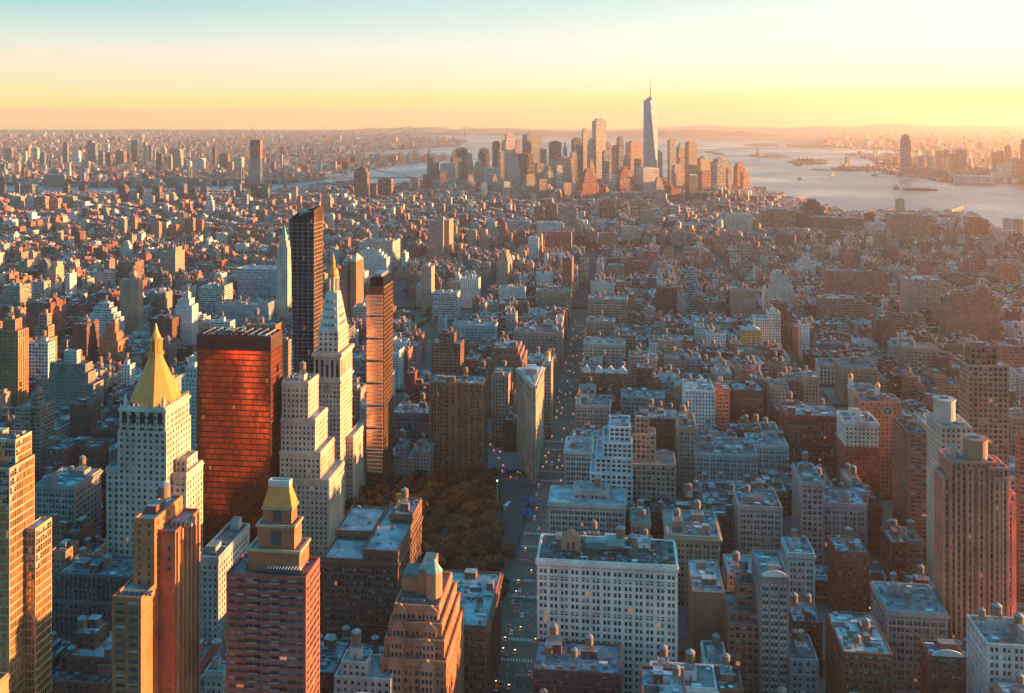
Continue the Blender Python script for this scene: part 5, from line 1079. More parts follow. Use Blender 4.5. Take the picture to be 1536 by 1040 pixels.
PAL = ['red']*8+['rust']*7+['brown']*4+['orange']*3+['tan']*4+['buff']*3+['pale']*3+['white']*3+['grey']*2+['lime']*2+['pink']*2+['slate']*1
def free(x, y, w, d, ang):
    for a, c in ((0, 0), (w, 0), (0, d), (w, d), (w/2, d/2), (w/2, 0), (w/2, d), (0, d/2), (w, d/2)):
        X = x+a*cos(ang)+c*sin(ang); Y = y-a*sin(ang)+c*cos(ang); s, t_ = to_st(X, Y)
        for q in RECTS:
            if q[0] < s < q[1] and q[2] < t_ < q[3]: return False
        for q in PARKS.values():
            if q[0] < s < q[1] and q[2] < t_ < q[3]: return False
        bd, bt = bway(X, Y)
        if bd < 13 and -20 < bt < 1300: return False
        if -30 < s < 22 and 570 < t_ < 845: return False
        px, py = proj(X, Y, 0)
        if py < 380 and inside(WPX, px, py): return False
        if py < 262: return False
    return True
def sight(px0, px1, h, x, y):
    """lower a building that would hide one seen behind it in the photo"""
    for a, c, row, Yb in SIGHT:
        if Yb > y+6 and px1 > a and px0 < c:
            q = h_at(row+2, y)
            if q < h: h = q
    return h
def lot(x, y, ang, w, d, r):
    X, Y = x+w/2*cos(ang), y-w/2*sin(ang)
    p0 = proj(x, y, 20)[0]; p1 = proj(x+w*cos(ang), y-w*sin(ang), 20)[0]
    if p1 < -60 or p0 > 1600 or Y < 380: return
    if not free(x, y, w, d, ang): return
    s, t_ = to_st(X, Y); h = hzone(X, Y, s, t_, r); h = sight(p0, p1, h, x, y+d)
    if Y < 560: h = min(h, h_at(1000 if Y > 430 else 1046, Y))
    h = max(h, 7+3*r.random())
    col = r.choice(PAL); dist = hypot(X, Y)
    sty = r.choice(['punch', 'punch', 'loft', 'pair', 'pair', 'fine', 'band', 'grid', 'pier']) if h > 22 else r.choice(['punch', 'fine', 'fine', 'pair'])
    bl = ('R' if r.random() < .45 else '')+('L' if r.random() < .45 else '')+('B' if r.random() < .3 else '')
    GEN.append([x, y, ang, w, d, h, col, sty, Y, bl, r.randrange(1 << 30)])
rg = random.Random(11)
for bi in range(len(AVS)-1):
    s0, s1 = AVS[bi]+14, AVS[bi+1]-14
    for k in range(len(STS)-1):
        t0, t1 = STS[k]+9, STS[k+1]-9
        if t0 > 2290: continue
        c = st((s0+s1)/2, t1)
        if abs(proj(*st(s0, t1), 0)[0]-768) > 1100 and abs(proj(*st(s1, t1), 0)[0]-768) > 1100: continue
        P4 = [st(s0, t0), st(s1, t0), st(s1, t1), st(s0, t1)]
        if not (s0 > -170 and s1 < 0 and t0 > 560 and t1 < 850) and not inside(WPX, *proj(*c, 0)):
            if t0 < 1200:
                SIDEW.face([(*q, .15) for q in P4], 0)
                for i in range(4): SIDEW.face([(*P4[i], 0), (*P4[(i+1) % 4], 0), (*P4[(i+1) % 4], .15), (*P4[i], .15)], 0)
        for row in (0, 1):
            s = s0+3
            while s < s1-8:
                big = rg.random() < (.28 if t0 < 1500 else .12)
                w_ = rg.uniform(18, 34) if big else rg.uniform(7.5, 17)
                w_ = min(w_, s1-3-s)
                if w_ < 6: break
                half = (t1-t0-6)/2; d_ = half*rg.uniform(.72, 1.0)
                if row == 0: x, y = st(s, t0+3)
                else: x, y = st(s, t1-3-d_)
                lot(x, y, G, w_-.25, d_-.3, rg); s += w_
def grid(ang, origin, su, tu, region, gap=(10, 8), bl=(90, 60), ysplit=2):
    r = random.Random(int(ang*1000)+77); u = (cos(ang), -sin(ang)); a = (sin(ang), cos(ang))
    for i in range(*su):
        for j in range(*tu):
            bx, by = i*(bl[0]+gap[0]), j*(bl[1]+gap[1]); cx, cy = origin[0]+u[0]*(bx+bl[0]/2)+a[0]*(by+bl[1]/2), origin[1]+u[1]*(bx+bl[0]/2)+a[1]*(by+bl[1]/2)
            if cy < 600 or cy > 6600 or abs(cx/cy) > .63: continue
            if not region(cx, cy): continue
            dfar = cy > 3600
            for row in range(ysplit):
                s = 0
                while s < bl[0]-5:
                    w_ = min(r.uniform(8, 20)*(1.5 if dfar else 1), bl[0]-s); dd = bl[1]/ysplit*r.uniform(.7, .98)
                    ty = by if row == 0 else by+bl[1]-dd
                    x = origin[0]+u[0]*(bx+s)+a[0]*ty; y = origin[1]+u[1]*(bx+s)+a[1]*ty
                    if w_ > 5: lot(x, y, ang, w_-.3, dd, r)
                    s += w_
def inA(x, y): s, t_ = to_st(x, y); return t_ < 2300
grid(radians(4.5), (0, 2000), (-60, 40), (-4, 75), lambda x, y: not inA(x, y) and x < -60-.02*(y-2000), bl=(55, 120), ysplit=4)
grid(radians(9.8), (0, 2000), (-40, 60), (-4, 75), lambda x, y: not inA(x, y) and x >= -60-.02*(y-2000) and x < 420+.12*(y-2300), bl=(70, 110), ysplit=4)
grid(radians(22), (0, 1500), (-10, 80), (-40, 75), lambda x, y: not inA(x, y) and x >= 420+.12*(y-2300), bl=(75, 80), ysplit=3)
obj_s = obj('sidewalk', SIDEW, mats=[SIDE]); tag(obj_s, kind='structure')
# --- rough visibility count: paint everything from far to near on a coarse raster
RW, RH = 512, 347
idb = np.full((RH, RW), -1, np.int32); items = []
for i, g in enumerate(GEN):
    x, y, ang, w_, d_, h = g[:6]; cs = []
    for a, c in ((0, 0), (w_, 0), (0, d_), (w_, d_)):
        X = x+a*cos(ang)+c*sin(ang); Y = y-a*sin(ang)+c*cos(ang); cs.append(proj(X, Y, h)); 
    b0 = proj(x, y, 0); xs_ = [q[0] for q in cs]; ys_ = [q[1] for q in cs]
    items.append((y, i, min(xs_)/3, max(xs_)/3, min(ys_)/3, b0[1]/3))
for x0, x1, yt, Y in BOXES: items.append((Y, -2, x0/3, x1/3, yt/3, proj(0, Y, 0)[1]/3))
items.sort(key=lambda q: -q[0])
for Y, i, x0, x1, y0, y1 in items:
    a, c, e, f = max(0, int(x0)), min(RW, int(x1)+1), max(0, int(y0)), min(RH, int(y1)+1)
    if a < c and e < f: idb[e:f, a:c] = i
cnt = np.bincount(idb[idb >= 0], minlength=len(GEN)); order = np.argsort(-cnt); chosen = set(int(i) for i in order[:296] if cnt[i] > 6)
print('generic buildings', len(GEN), 'seen', int((cnt > 0).sum()), 'as things', len(chosen))
STUFFB = {}
COLW = dict(red='red brick', rust='rust red', brown='brown', orange='orange brick', tan='tan', buff='buff', pale='pale', white='white', grey='grey', lime='cream', pink='salmon', slate='slate')
cand = []; NMAP = {}
def sector(dx, dy):
    k = int(((math.degrees(atan2(-dy, dx))+22.5) % 360)//45)
    return ['right of', 'above right of', 'above', 'above left of', 'left of', 'below left of', 'below', 'below right of'][k]
for i in sorted(chosen):
    g = GEN[i]; c = proj(g[0]+g[3]/2, g[1], g[5]); an = min(ANCH, key=lambda q: (q[0]-c[0])**2+(q[1]-c[1])**2)
    cand.append((i, c, an, sector(c[0]-an[0], c[1]-an[1])))
groups = {}
for q in cand: groups.setdefault((q[2][2], q[3]), []).append(q)
LAB = {}
for (an, secn), lst in groups.items():
    lst.sort(key=lambda q: hypot(q[1][0]-q[2][0], q[1][1]-q[2][1]))
    for n, q in enumerate(lst):
        g = GEN[q[0]]; hw = 'low' if g[5] < 20 else 'mid rise' if g[5] < 38 else 'tall'
        LAB[q[0]] = '%s %s building, %s one %s the %s' % (hw, COLW[g[6]], 'nearest' if n == 0 else ordn(n+1), secn, ' '.join(an.split()[:5]))
def build_gen(i, g):
    x, y, ang, w_, d_, h, col, sty, Y, bl, seed = g; r = random.Random(seed); b = Bld()
    lod = 2 if Y < 1250 and cnt[i] > 0 else 1; far = Y > 2600
    wc = rv(COL[col], r, .2); S = dict(STY[sty]); S['bay'] *= r.uniform(.85, 1.15)
    rc = rv(r.choice([(.33, .41, .43), (.42, .50, .52), (.24, .30, .32), (.13, .14, .15), (.07, .08, .085), (.19, .19, .18), (.48, .56, .57)]), r, .1)  # silver roofs tinted cool, blue skylight put into the colour
    if far:
        tier(b, 0, w_, 0, d_, 0, h, dict(S, bay=4, fl=4), wc, (.1, .1, .1), None, rc, 0, '', bl, 0, r=r)
        if r.random() < .6:
            a, c = r.uniform(0, w_*.6), r.uniform(0, d_*.6); b.part('bulkhead').box(a, a+w_*.35, c, c+d_*.3, h, h+r.uniform(2.5, 5), I_WALL, rv(wc, r, .3), I_ROOF, (.4, .4, .4))
    else:
        T = [(0, w_, 0, d_, 0, h)]
        if h > 34 and w_ > 14 and r.random() < .35: T = [(0, w_, 0, d_, 0, h-7), (w_*.12, w_*.9, d_*.25, d_*.95, h-7, h)]
        for q in T: tier(b, *q, S, wc, (.1, .12, .13), (rv(COL['tan'], r) if r.random() < .18 else None), rc, lod, '', bl, r.uniform(.6, 1.2), r.choice([0, 0, .4, .8]) if lod == 2 else 0, r=r)
        q = T[-1]; clutter(b, q[0], q[1], q[2], q[3], q[5], r, lod, wc, 1.0)
        if lod == 2 and r.random() < .2:
            for _ in range(5): 
                a, c = r.uniform(1, max(1.1, w_-2)), r.uniform(1, max(1.1, d_*.2)); one(b, 'roof_plants').lathe(a, c, [(.5, h+.01), (.8, h+.8), (.1, h+1.5)], 5, I_WALL, r.choice([(.08, .10, .03), (.2, .09, .02), (.12, .1, .03)]))
    return b
for i, g in enumerate(GEN):
    b = build_gen(i, g)
    if i in chosen:
        keep = [k for k, p in enumerate(b.parts) if p[1].v]; rm = {o: n for n, o in enumerate(keep)}
        b.parts = [(b.parts[k][0], b.parts[k][1], rm.get(b.parts[k][2]) if b.parts[k][2] is not None else None) for k in keep]
        nm = {'loft': 'loft_building', 'fine': 'apartment_building', 'band': 'apartment_building', 'punch': 'brick_building' if g[6] in ('red', 'rust', 'brown', 'orange') else 'stone_building'}.get(g[7], 'office_building')
        finish(b, nm, g[0], g[1], g[2], LAB[i], 'building', 'buildings of the city blocks', small=g[8] > 1500)
    else:
        key = 'near' if g[8] < 1500 else 'far'
        M = STUFFB.setdefault(key, MB())
        for _, mb, _ in b.parts: M.absorb(mb, g[0], g[1], -g[2])
STF = MB()
for M in STUFFB.values(): STF.absorb(M, 0, 0, 0)
# --- low districts beyond the water: thousands of far roofs
rs_ = random.Random(21)
n_ = 0
while n_ < 24000:
    f = rs_.random()
    px = rs_.uniform(-80, 1620); py = 199+ (rs_.random()**1.5)*80
    if inside(WPX, px, py) or (py > 262 and px > 180): continue
    if px > 700 and not (px > 1230 and py < 275) and py > 206: continue
    if px > 700 and px < 1230: continue
    x, y = at(px, py)
    k = 1+max(0, (y-6000)/8000); w_ = rs_.uniform(10, 34)*k; d_ = w_*rs_.uniform(.5, 1.3); h = rs_.uniform(7, 15)*(k**.5) + (rs_.expovariate(1/22) if rs_.random() < .10 else 0)
    h = min(h, 75); p0, p1 = px-w_/y*700, px+w_/y*700
    h = sight(p0, p1, h, x, y) if y < 9000 else h
    if h < 4: continue
    a = radians(6 if px < 700 else 20)+rs_.choice([0, 0, .08, .2]); wc = rv(COL[rs_.choice(['tan', 'buff', 'buff', 'pale', 'red', 'rust', 'brown', 'brown', 'grey', 'grey', 'slate', 'lime'])], rs_, .2)
    m = MB(); m.box(-w_/2, w_/2, -d_/2, d_/2, 0, h, I_WALL, wc, I_ROOF, rv((.3, .3, .3), rs_, .4)); STF.absorb(m, x, y, a); n_ += 1
so = obj('city_buildings', STF); tag(so, 'dense mass of small city buildings filling the blocks to the horizon', 'city buildings', kind='stuff')

# ---------------------------------------------------------------- streets, cars, plaza
mk_ = MB()
for t0 in STS[1:8]:
    for sgn in (-1, 1):
        for k in range(16):
            s = -14+k*1.75
            q = [st(s, t0+sgn*11-1.6), st(s+.8, t0+sgn*11-1.6), st(s+.8, t0+sgn*11+1.6), st(s, t0+sgn*11+1.6)]
            mk_.face([(*v, .02) for v in q], 0)
for lane in (-5.5, 0, 5.5):
    tt = 470
    while tt < 1400:
        if min(abs(tt-k) for k in STS) > 15: mk_.face([(*v, .02) for v in (st(lane-.12, tt), st(lane+.12, tt), st(lane+.12, tt+4), st(lane-.12, tt+4))], 0)
        tt += 10
tag(obj('road_markings', mk_, mats=[PAINT]), kind='structure')
CARP = {k: simple('car_paint_'+k, c, .3, .2) for k, c in dict(taxi=(.65, .25, .02), white=(.6, .6, .6), black=(.02, .02, .025), silver=(.3, .31, .33), blue=(.04, .09, .2), red=(.3, .03, .02)).items()}
CG = simple('car_glass', (.02, .025, .03), .1); TY = simple('tyre', (.02, .02, .02), .8)
TL = simple('tail_light', (1, .10, .02), .4, emis=.9); HL = simple('head_light', (1, .7, .4), .4, emis=1.0)
def car_template(k, L_=4.6, W_=1.85, Hh=1.45, van=False):
    root = empty('car' if not van else 'van', (0, 0, -50)); ch = []
    b = MB(); y0, y1 = -L_/2, L_/2; z1 = .85
    prof = [(y0, .35), (y0, .75), (y0+.2, z1), (y0+.9, z1+.02), (y0+1.35, Hh), (y1-1.9, Hh), (y1-1.2, z1+.03), (y1-.15, z1-.08), (y1, .65), (y1, .35)] if not van else [(y0, .35), (y0, Hh), (y1-1.3, Hh), (y1-.6, z1+.2), (y1, z1), (y1, .35)]
    n = len(prof); ins = lambda z: W_/2-(.18*(max(0, z-z1)/(Hh-z1)))
    for (ya, za), (yb, zb_) in zip(prof, prof[1:]): b.face([(ins(za), ya, za), (-ins(za), ya, za), (-ins(zb_), yb, zb_), (ins(zb_), yb, zb_)], 0)
    b.face([(ins(z), y, z) for y, z in prof], 0); b.face([(-ins(z), y, z) for y, z in prof[::-1]], 0); b.face([(W_/2, y0, .35), (W_/2, y1, .35), (-W_/2, y1, .35), (-W_/2, y0, .35)], 0)
    ch.append(obj('body', b, root, [CARP[k]]))
    g = MB()
    if not van:
        for (ya, za), (yb, zb_) in ((prof[3], prof[4]), (prof[5], prof[6])):
            y_m = .02 if ya > 0 or yb > 0 else -.02
            g.face([(.68, ya+y_m, za+.06), (-.68, ya+y_m, za+.06), (-.62, yb+y_m, zb_-.02+.02), (.62, yb+y_m, zb_)], 0)
        for s_ in (-1, 1): g.face([(s_*(W_/2-.02), y0+1.05, z1+.08), (s_*(W_/2-.02), y1-1.5, z1+.08), (s_*(W_/2-.13), y1-2.0, Hh-.1), (s_*(W_/2-.13), y0+1.4, Hh-.1)], 0)
    else: g.box(-.75, .75, y1-1.1, y1-.58, z1+.25, Hh-.3, 0)
    ch.append(obj('windows', g, root, [CG]))
    for sx in (-1, 1):
        for y in (y0+.85, y1-.85):
            w_ = MB(); r_ = .33; P_ = [(r_*cos(2*pi*q/12), r_*sin(2*pi*q/12)) for q in range(12)]; xa, xb = sx*(W_/2-.2), sx*(W_/2+.02)
            w_.face([(xb, y+a, .33+c) for a, c in P_], 0)
            for q in range(12): a, c = P_[q], P_[(q+1) % 12]; w_.face([(xa, y+a[0], .33+a[1]), (xb, y+a[0], .33+a[1]), (xb, y+c[0], .33+c[1]), (xa, y+c[0], .33+c[1])], 0)
            ch.append(obj('wheel', w_, root, [TY]))
    for sx in (-1, 1):
        l = MB(); l.box(sx*.7-.16, sx*.7+.16, y0-.03, y0+.05, .6, .74, 0); ch.append(obj('tail_light', l, root, [TL]))
        l = MB(); l.box(sx*.68-.17, sx*.68+.17, y1-.05, y1+.03, .55, .7, 0); ch.append(obj('head_light', l, root, [HL]))
    if k == 'taxi': l = MB(); l.box(-.35, .35, -.15, .1, Hh+.001, Hh+.18, 0, bottom=True); ch.append(obj('roof_sign', l, root, [HL]))
    return root, ch
TPL = {k: car_template(k) for k in CARP}; TPL['van'] = car_template('white', 6.2, 2.1, 2.6, True)
LBL = dict(taxi='orange yellow taxi cab driving along the dark avenue', white='white car driving along the dark avenue', black='black car driving along the dark avenue', silver='silver grey car driving along the dark avenue', blue='dark blue car driving along the dark avenue', red='dark red car driving along the dark avenue', van='white delivery van on the dark avenue')
used_t = set()
def put_car(k, x, y, ang):
    root, ch = TPL[k]
    if k in used_t: r2 = root.copy(); link(r2); [setattr(c2, 'parent', r2) for c in ch for c2 in [c.copy()] if link(c2) is None]
    else: r2 = root; used_t.add(k)
    r2.location = (x, y, .03); r2.rotation_euler = (0, 0, -ang); r2['label'] = LBL[k]; r2['category'] = 'van' if k == 'van' else 'taxi' if k == 'taxi' else 'car'; r2['group'] = k+' cars on the avenues' if k != 'van' else 'delivery vans on the avenues'
rc_ = random.Random(5); kinds = ['taxi']*8+['white']*2+['black']*7+['silver']*3+['blue', 'red', 'van']
for lane in (-10.5, -8, -2.8, 2.7, 7.8, 10.2):
    tt = 480+rc_.uniform(0, 20)
    while tt < 1500:
        if min(abs(tt-k) for k in STS) > 7 or rc_.random() < .3:
            x, y = st(lane+rc_.uniform(-.4, .4), tt); put_car(rc_.choice(kinds), x, y, G+rc_.uniform(-.03, .03))
        tt += rc_.uniform(9, 36)*(1 if tt < 900 else 1.7)
ba = atan2(BDIR[0], BDIR[1])
for lane in (-6, -2, 3):
    tt = 20
    while tt < 600:
        P_ = BWAY0+BDIR*tt+np.array([BDIR[1], -BDIR[0]])*lane; put_car(rc_.choice(kinds), float(P_[0]), float(P_[1]), ba); tt += rc_.uniform(12, 45)
for t0 in (568, 642, 845):
    for s in range(-400, 300, 23):
        if rc_.random() < .6 and not (-24 < s < 24): x, y = st(s+rc_.uniform(-6, 6), t0+rc_.choice([-3, 3])); put_car(rc_.choice(kinds), x, y, G+pi/2)
UMB = simple('blue_canvas', (.03, .07, .22), .7); STEEL = METAL
def umbrella(px, py, first=[]):
    x, y = at(px, py)
    if not first:
        root = empty('parasol', (x, y, 0)); c = MB(); c.lathe(0, 0, [(2.0, 2.4), (.1, 3.2)], 8, 0); a = obj('canopy', c, root, [UMB]); q = MB(); q.lathe(0, 0, [(.06, 0), (.06, 2.6)], 6, 0); p_ = obj('pole', q, root, [STEEL]); first += [root, a, p_]
    else:
        root = first[0].copy(); link(root); root.location = (x, y, 0)
        for c in first[1:]: c2 = c.copy(); link(c2); c2.parent = root
    tag(root, 'small blue parasol open on the paved plaza north of the wedge shaped building', 'parasol', 'blue parasols on the plaza')
for i in range(26):
    umbrella(rc_.uniform(784, 806), rc_.choice([rc_.uniform(750, 762), rc_.uniform(768, 780)]))
for i in range(6): umbrella(rc_.uniform(758, 776), rc_.uniform(705, 718))
for q in ((-24, 640), (-22, 700)): pass
PAV = simple('plaza_paving', (.055, .058, .062), .85, 0, .4, .3)
poly_obj('plaza', [st(-25, 690), st(-17, 690), st(-17, 826), st(-46, 826)], .12, PAV, zb=0)
x, y = at(746, 768); root = empty('flagpole', (x, y, 0)); q = MB(); q.lathe(0, 0, [(.3, 0), (.16, 25)], 8, 0); obj('pole', q, root, [simple('white_pole', (.6, .6, .6), .5)]); q = MB(); q.lathe(0, 0, [(.1, 25), (.5, 25.5), (.1, 26)], 8, 0); obj('finial', q, root, [simple('star_lamp', (1, .85, .6), .4, emis=3)])
tag(root, 'tall white flagpole with a lit star at the edge of the park trees', 'flagpole')
x, y = at(760, 762); root = empty('bus', (x, y, .03), -G-.3); q = MB(); q.box(-1.3, 1.3, -6, 6, .4, 3.1, 0, bottom=True); obj('body', q, root, [simple('bus_paint', (.55, .65, .7), .4)]); q = MB(); q.box(-1.33, 1.33, -5.7, 5.9, 1.5, 2.4, 0); obj('windows', q, root, [CG])
for sx in (-1, 1):
    for yy in (-4, 4): q = MB(); q.box(sx*1.15-.17, sx*1.15+.17, yy-.45, yy+.45, 0, .9, 0); obj('wheel', q, root, [TY])
tag(root, 'pale blue bus standing by the plaza beside the park', 'bus')
# ---------------------------------------------------------------- trees
LEAF = {}
def leafmat(n, c1, c2):
    m, t, p = mat('foliage_'+n); oi = mk(t, 'ShaderNodeObjectInfo').outputs['Random']
    c = mixc(t, mr(t, noise(t, .45, 3), .35, .65, 0, 1), c1, c2); c = mixc(t, 1.0, c, mr(t, oi, 0, 1, .45, 1.8), 'MULTIPLY')
    t.links.new(c, p.inputs['Base Color']); p.inputs['Roughness'].default_value = .9; return m
LM = leafmat('autumn', (.11, .036, .016), (.24, .078, .024)); LM2 = leafmat('gold', (.40, .20, .03), (.5, .28, .05)); LM3 = leafmat('green', (.05, .055, .02), (.13, .08, .025))
BARK = simple('bark', (.06, .045, .035), .9)
def crown(seed, R, H, n, sz, z0):
    r = random.Random(seed); m = MB(); cl = [(r.uniform(-.6, .6)*R, r.uniform(-.6, .6)*R, z0+H*r.uniform(.25, .8), R*r.uniform(.3, .55)) for _ in range(11)]
    for _ in range(n):
        c = r.choice(cl); v = np.array([r.gauss(0, 1) for _ in range(3)]); v /= np.linalg.norm(v); k = c[3]*r.uniform(.65, 1.05); p = np.array(c[:3])+v*k*np.array([1, 1, .8])
        a = np.array([r.gauss(0, 1) for _ in range(3)]); a /= np.linalg.norm(a); e = np.cross(a, v); e /= (np.linalg.norm(e)+1e-6); s_ = sz*r.uniform(.6, 1.3)
        f = np.cross(v, e)*.6+v*.5*r.uniform(-1, 1); m.face([tuple(p-e*s_-f*s_), tuple(p+e*s_-f*s_*.6), tuple(p+e*s_*.7+f*s_), tuple(p-e*s_*.8+f*s_*.8)], 0)
    return m
def trunk(H, R, seed):
    r = random.Random(seed); m = MB(); m.lathe(0, 0, [(.45, 0), (.3, H*.45), (.1, H*.8)], 7, 0)
    for k in range(6): a = r.uniform(0, 6.3); z = H*r.uniform(.3, .55); m.bar((0, 0, z), (R*.6*cos(a), R*.6*sin(a), z+H*.3), .1, 0)
    return m
TV = []
for v in range(4):
    TV.append((crown(v, 7, 13, 1300, .55, 3).mesh('crown', [LM]), trunk(16, 6.5, v).mesh('trunk', [BARK])))
TG = crown(9, 7.5, 13, 700, .6, 4).mesh('crown', [LM2]); TGR = [crown(20+v, 6, 11, 380, .7, 3).mesh('crown', [LM3]) for v in range(2)]
def tree(x, y, sc_, crown_me, trunk_me, label, group, rz=0):
    root = empty('tree', (x, y, 0), rz); root.scale = (sc_, sc_, sc_*.95)
    for nm, me in (('crown', crown_me), ('trunk', trunk_me)): o = bpy.data.objects.new(nm, me); link(o); o.parent = root
    return tag(root, label, 'tree', group)
rt = random.Random(77); n_ = 0; pts = []
for _ in range(6000):
    if len(pts) >= 235: break
    s, t_ = rt.uniform(-160, -19), rt.uniform(545, 830)
    if t_ > 690 and s > -27-(t_-690)*.16: continue
    x, y = st(s, t_)
    if any((x-a)**2+(y-c)**2 < 62 for a, c in pts): continue
    if any(q[0]-1 < s < q[1]+1 and q[2]-1 < t_ < q[3]+1 for q in RECTS): continue
    pts.append((x, y)); v = rt.randrange(4)
    tree(x, y, rt.uniform(.8, 1.15), TV[v][0], TV[v][1], 'brown leaved autumn tree crowded among others in the dark park', 'autumn trees of the dark park', rt.uniform(0, 6))
x, y = at(607, 752, 10); tree(x, y, 1.15, TG, TV[0][1], 'golden yellow tree standing brightest at the left end of the dark park', None)
x, y = at(640, 726, 10); tree(x, y, .9, TG, TV[1][1], 'smaller golden tree near the ribbed brown tower in the dark park', None)
for (a0, a1, b0, b1, n, lab, grp, md) in ((-330, -195, 1405, 1560, 34, 'dull brown tree on the green square before the slim tan tower', 'trees of the square by the slim tan tower', 1), (-55, 210, 2230, 2395, 44, 'brown orange tree in the square at the end of the long avenue', 'trees of the square ending the avenue', 0)):
    for _ in range(n):
        s, t_ = rt.uniform(a0, a1), rt.uniform(b0, b1); x, y = st(s, t_); tree(x, y, rt.uniform(.8, 1.2), TGR[n % 2] if md else TV[rt.randrange(4)][0], TV[0][1], lab, grp, rt.uniform(0, 6))
wood = MB(); wk = [crown(40+k, 6, 11, 90, 1.6, 2) for k in range(4)]
def clump(px0, px1, py0, py1, n, big=1.0):
    for _ in range(n):
        x, y = at(rt.uniform(px0, px1), rt.uniform(py0, py1)); s, t_ = to_st(x, y)
        if any(q[0] < s < q[1] and q[2] < t_ < q[3] for q in RECTS): continue
        wood.absorb(wk[rt.randrange(4)], x, y, rt.uniform(0, 6), 0)
clump(-20, 100, 352, 374, 90); clump(74, 165, 437, 462, 60); clump(1128, 1150, 283, 288, 14); clump(1045, 1078, 362, 376, 14); clump(1172, 1180, 291, 294, 3); clump(0, 190, 290, 296, 60); clump(1460, 1490, 336, 345, 12); clump(1300, 1360, 232, 246, 40); clump(1190, 1236, 241, 245, 30); clump(1130, 1170, 232, 235.5, 24)
gaps = 0
for i, g in enumerate(GEN):
    if rt.random() < (.05 if g[0] < 200 else .10) and g[8] > 1100 and g[8] < 4200: wood.absorb(wk[rt.randrange(4)], g[0]-4*cos(g[2]), g[1]-5, rt.uniform(0, 6), 0 if g[5] > 14 else -1)
for k in range(4): pass
tag(obj('street_trees', wood, mats=[LM3]), 'far treetops massed in the parks and between the houses', 'trees', kind='stuff')
# ---------------------------------------------------------------- harbour: bridges, statue, boats, piers, chimneys
BR = simple('bridge_steel', (.18, .16, .15), .7); STN = simple('bridge_stone', (.25, .19, .14), .85, 0, .2, .1)
def bridge(label, name, p0, p1, tow, th, dk, tw, span_ext, mt, thick=4, cab=1.6):
    a = np.array(at(*p0)); c = np.array(at(*p1)); d = (c-a); Ln = np.linalg.norm(d); ang = atan2(d[1], d[0]); root = empty(name, (a[0], a[1], 0), ang)
    m = MB(); m.box(0, Ln, -10, 10, dk-thick, dk, 0, bottom=True); obj('deck', m, root, [mt])
    xs_ = [f*Ln for f in tow]
    for x in xs_:
        m = MB()
        for s_ in (-1, 1): m.box(x-tw/2, x+tw/2, s_*9-3, s_*9+3, -1.4, th, 0)
        m.box(x-tw/2+.5, x+tw/2-.5, -6, 6, th-9, th-1, 0, bottom=True); m.box(x-tw/2+.5, x+tw/2-.5, -6, 6, dk-14, dk-5, 0, bottom=True); obj('tower', m, root, [mt])
    pts = [(max(0, xs_[0]-span_ext), dk)]
    for i in range(13):
        f = i/12; x = xs_[0]+(xs_[1]-xs_[0])*f; pts.append((x, dk+4+(th-dk-4)*(2*f-1)**2))
    pts.append((min(Ln, xs_[1]+span_ext), dk))
    for s_ in (-9, 9):
        m = MB()
        for (xa, za), (xb, zb_) in zip(pts, pts[1:]): m.bar((xa, s_, za), (xb, s_, zb_), cab, 0)
        obj('main_cable', m, root, [mt])
    m = MB()
    for i in range(1, 26):
        f = i/26; x = xs_[0]+(xs_[1]-xs_[0])*f; m.bar((x, 9, dk), (x, 9, dk+4+(th-dk-4)*(2*f-1)**2), .5, 0); m.bar((x, -9, dk), (x, -9, dk+4+(th-dk-4)*(2*f-1)**2), .5, 0)
    o = obj('hanger', m, root, [mt]); o['kind'] = 'stuff'; tag(root, label, 'bridge')
bridge('far grey suspension bridge with two tall towers crossing the narrows', 'suspension_bridge', (560, 206.5), (745, 206), [.29, .735], 205, 62, 20, 600, BR, 9, 5)
bridge('stone towered bridge crossing the near river behind the red netted tower', 'suspension_bridge', (395, 281), (640, 277), [.13, .62], 84, 40, 16, 220, STN, 5, 1.2)
bridge('dark steel bridge left of the red netted tower crossing the river', 'suspension_bridge', (250, 279), (392, 283), [.25, .8], 98, 42, 10, 150, BR, 6, 1.2)
def chimney(px, pb, pt, R, lab):
    x, y = at(px, pb); h = h_at(pt, y); m = MB(); m.lathe(x*0, 0, [(R, 0), (R*.7, h)], 14, I_WALL, (.5, .42, .36)); root = empty('chimney', (x, y, 0)); obj('stack', m, root); q = MB(); q.lathe(0, 0, [(R*.78, h), (R*.78, h+3)], 14, I_WALL, (.15, .1, .08)); obj('rim', q, root); tag(root, lab, 'chimney')
chimney(23, 260, 242, 8, 'left chimney of two pale stacks across the river'); chimney(27.5, 260, 242, 8, 'right chimney of two pale stacks across the river'); chimney(104.5, 276, 244, 9, 'tall tapering pale chimney beside the riverside power station')
m = MB(); x0, y = at(65, 279); x1 = at(97, 279)[0]; m.box(0, x1-x0, 0, 40, 0, 48, I_FARW, (.2, .17, .14, .6)); root = empty('power_station', (x0, y, 0)); obj('wall', m, root); q = MB(); q.box(4, x1-x0-4, 5, 35, 48, 54, I_ROOF, (.3, .3, .3)); obj('roof', q, root); tag(root, 'long dark riverside power station below the tall pale chimney', 'power station')
x, y = at(1137, 234.5); root = empty('statue', (x, y, 4)); q = MB(); q.lathe(0, 0, [(45, 1), (45, 12), (26, 12), (22, 22)], 11, I_WALL, (.3, .25, .2)); obj('star_fort', q, root)
q = MB(); q.lathe(0, 0, [(12, 22), (11, 30), (8, 52)], 4, I_WALL, (.35, .3, .25), pi/4); obj('pedestal', q, root)
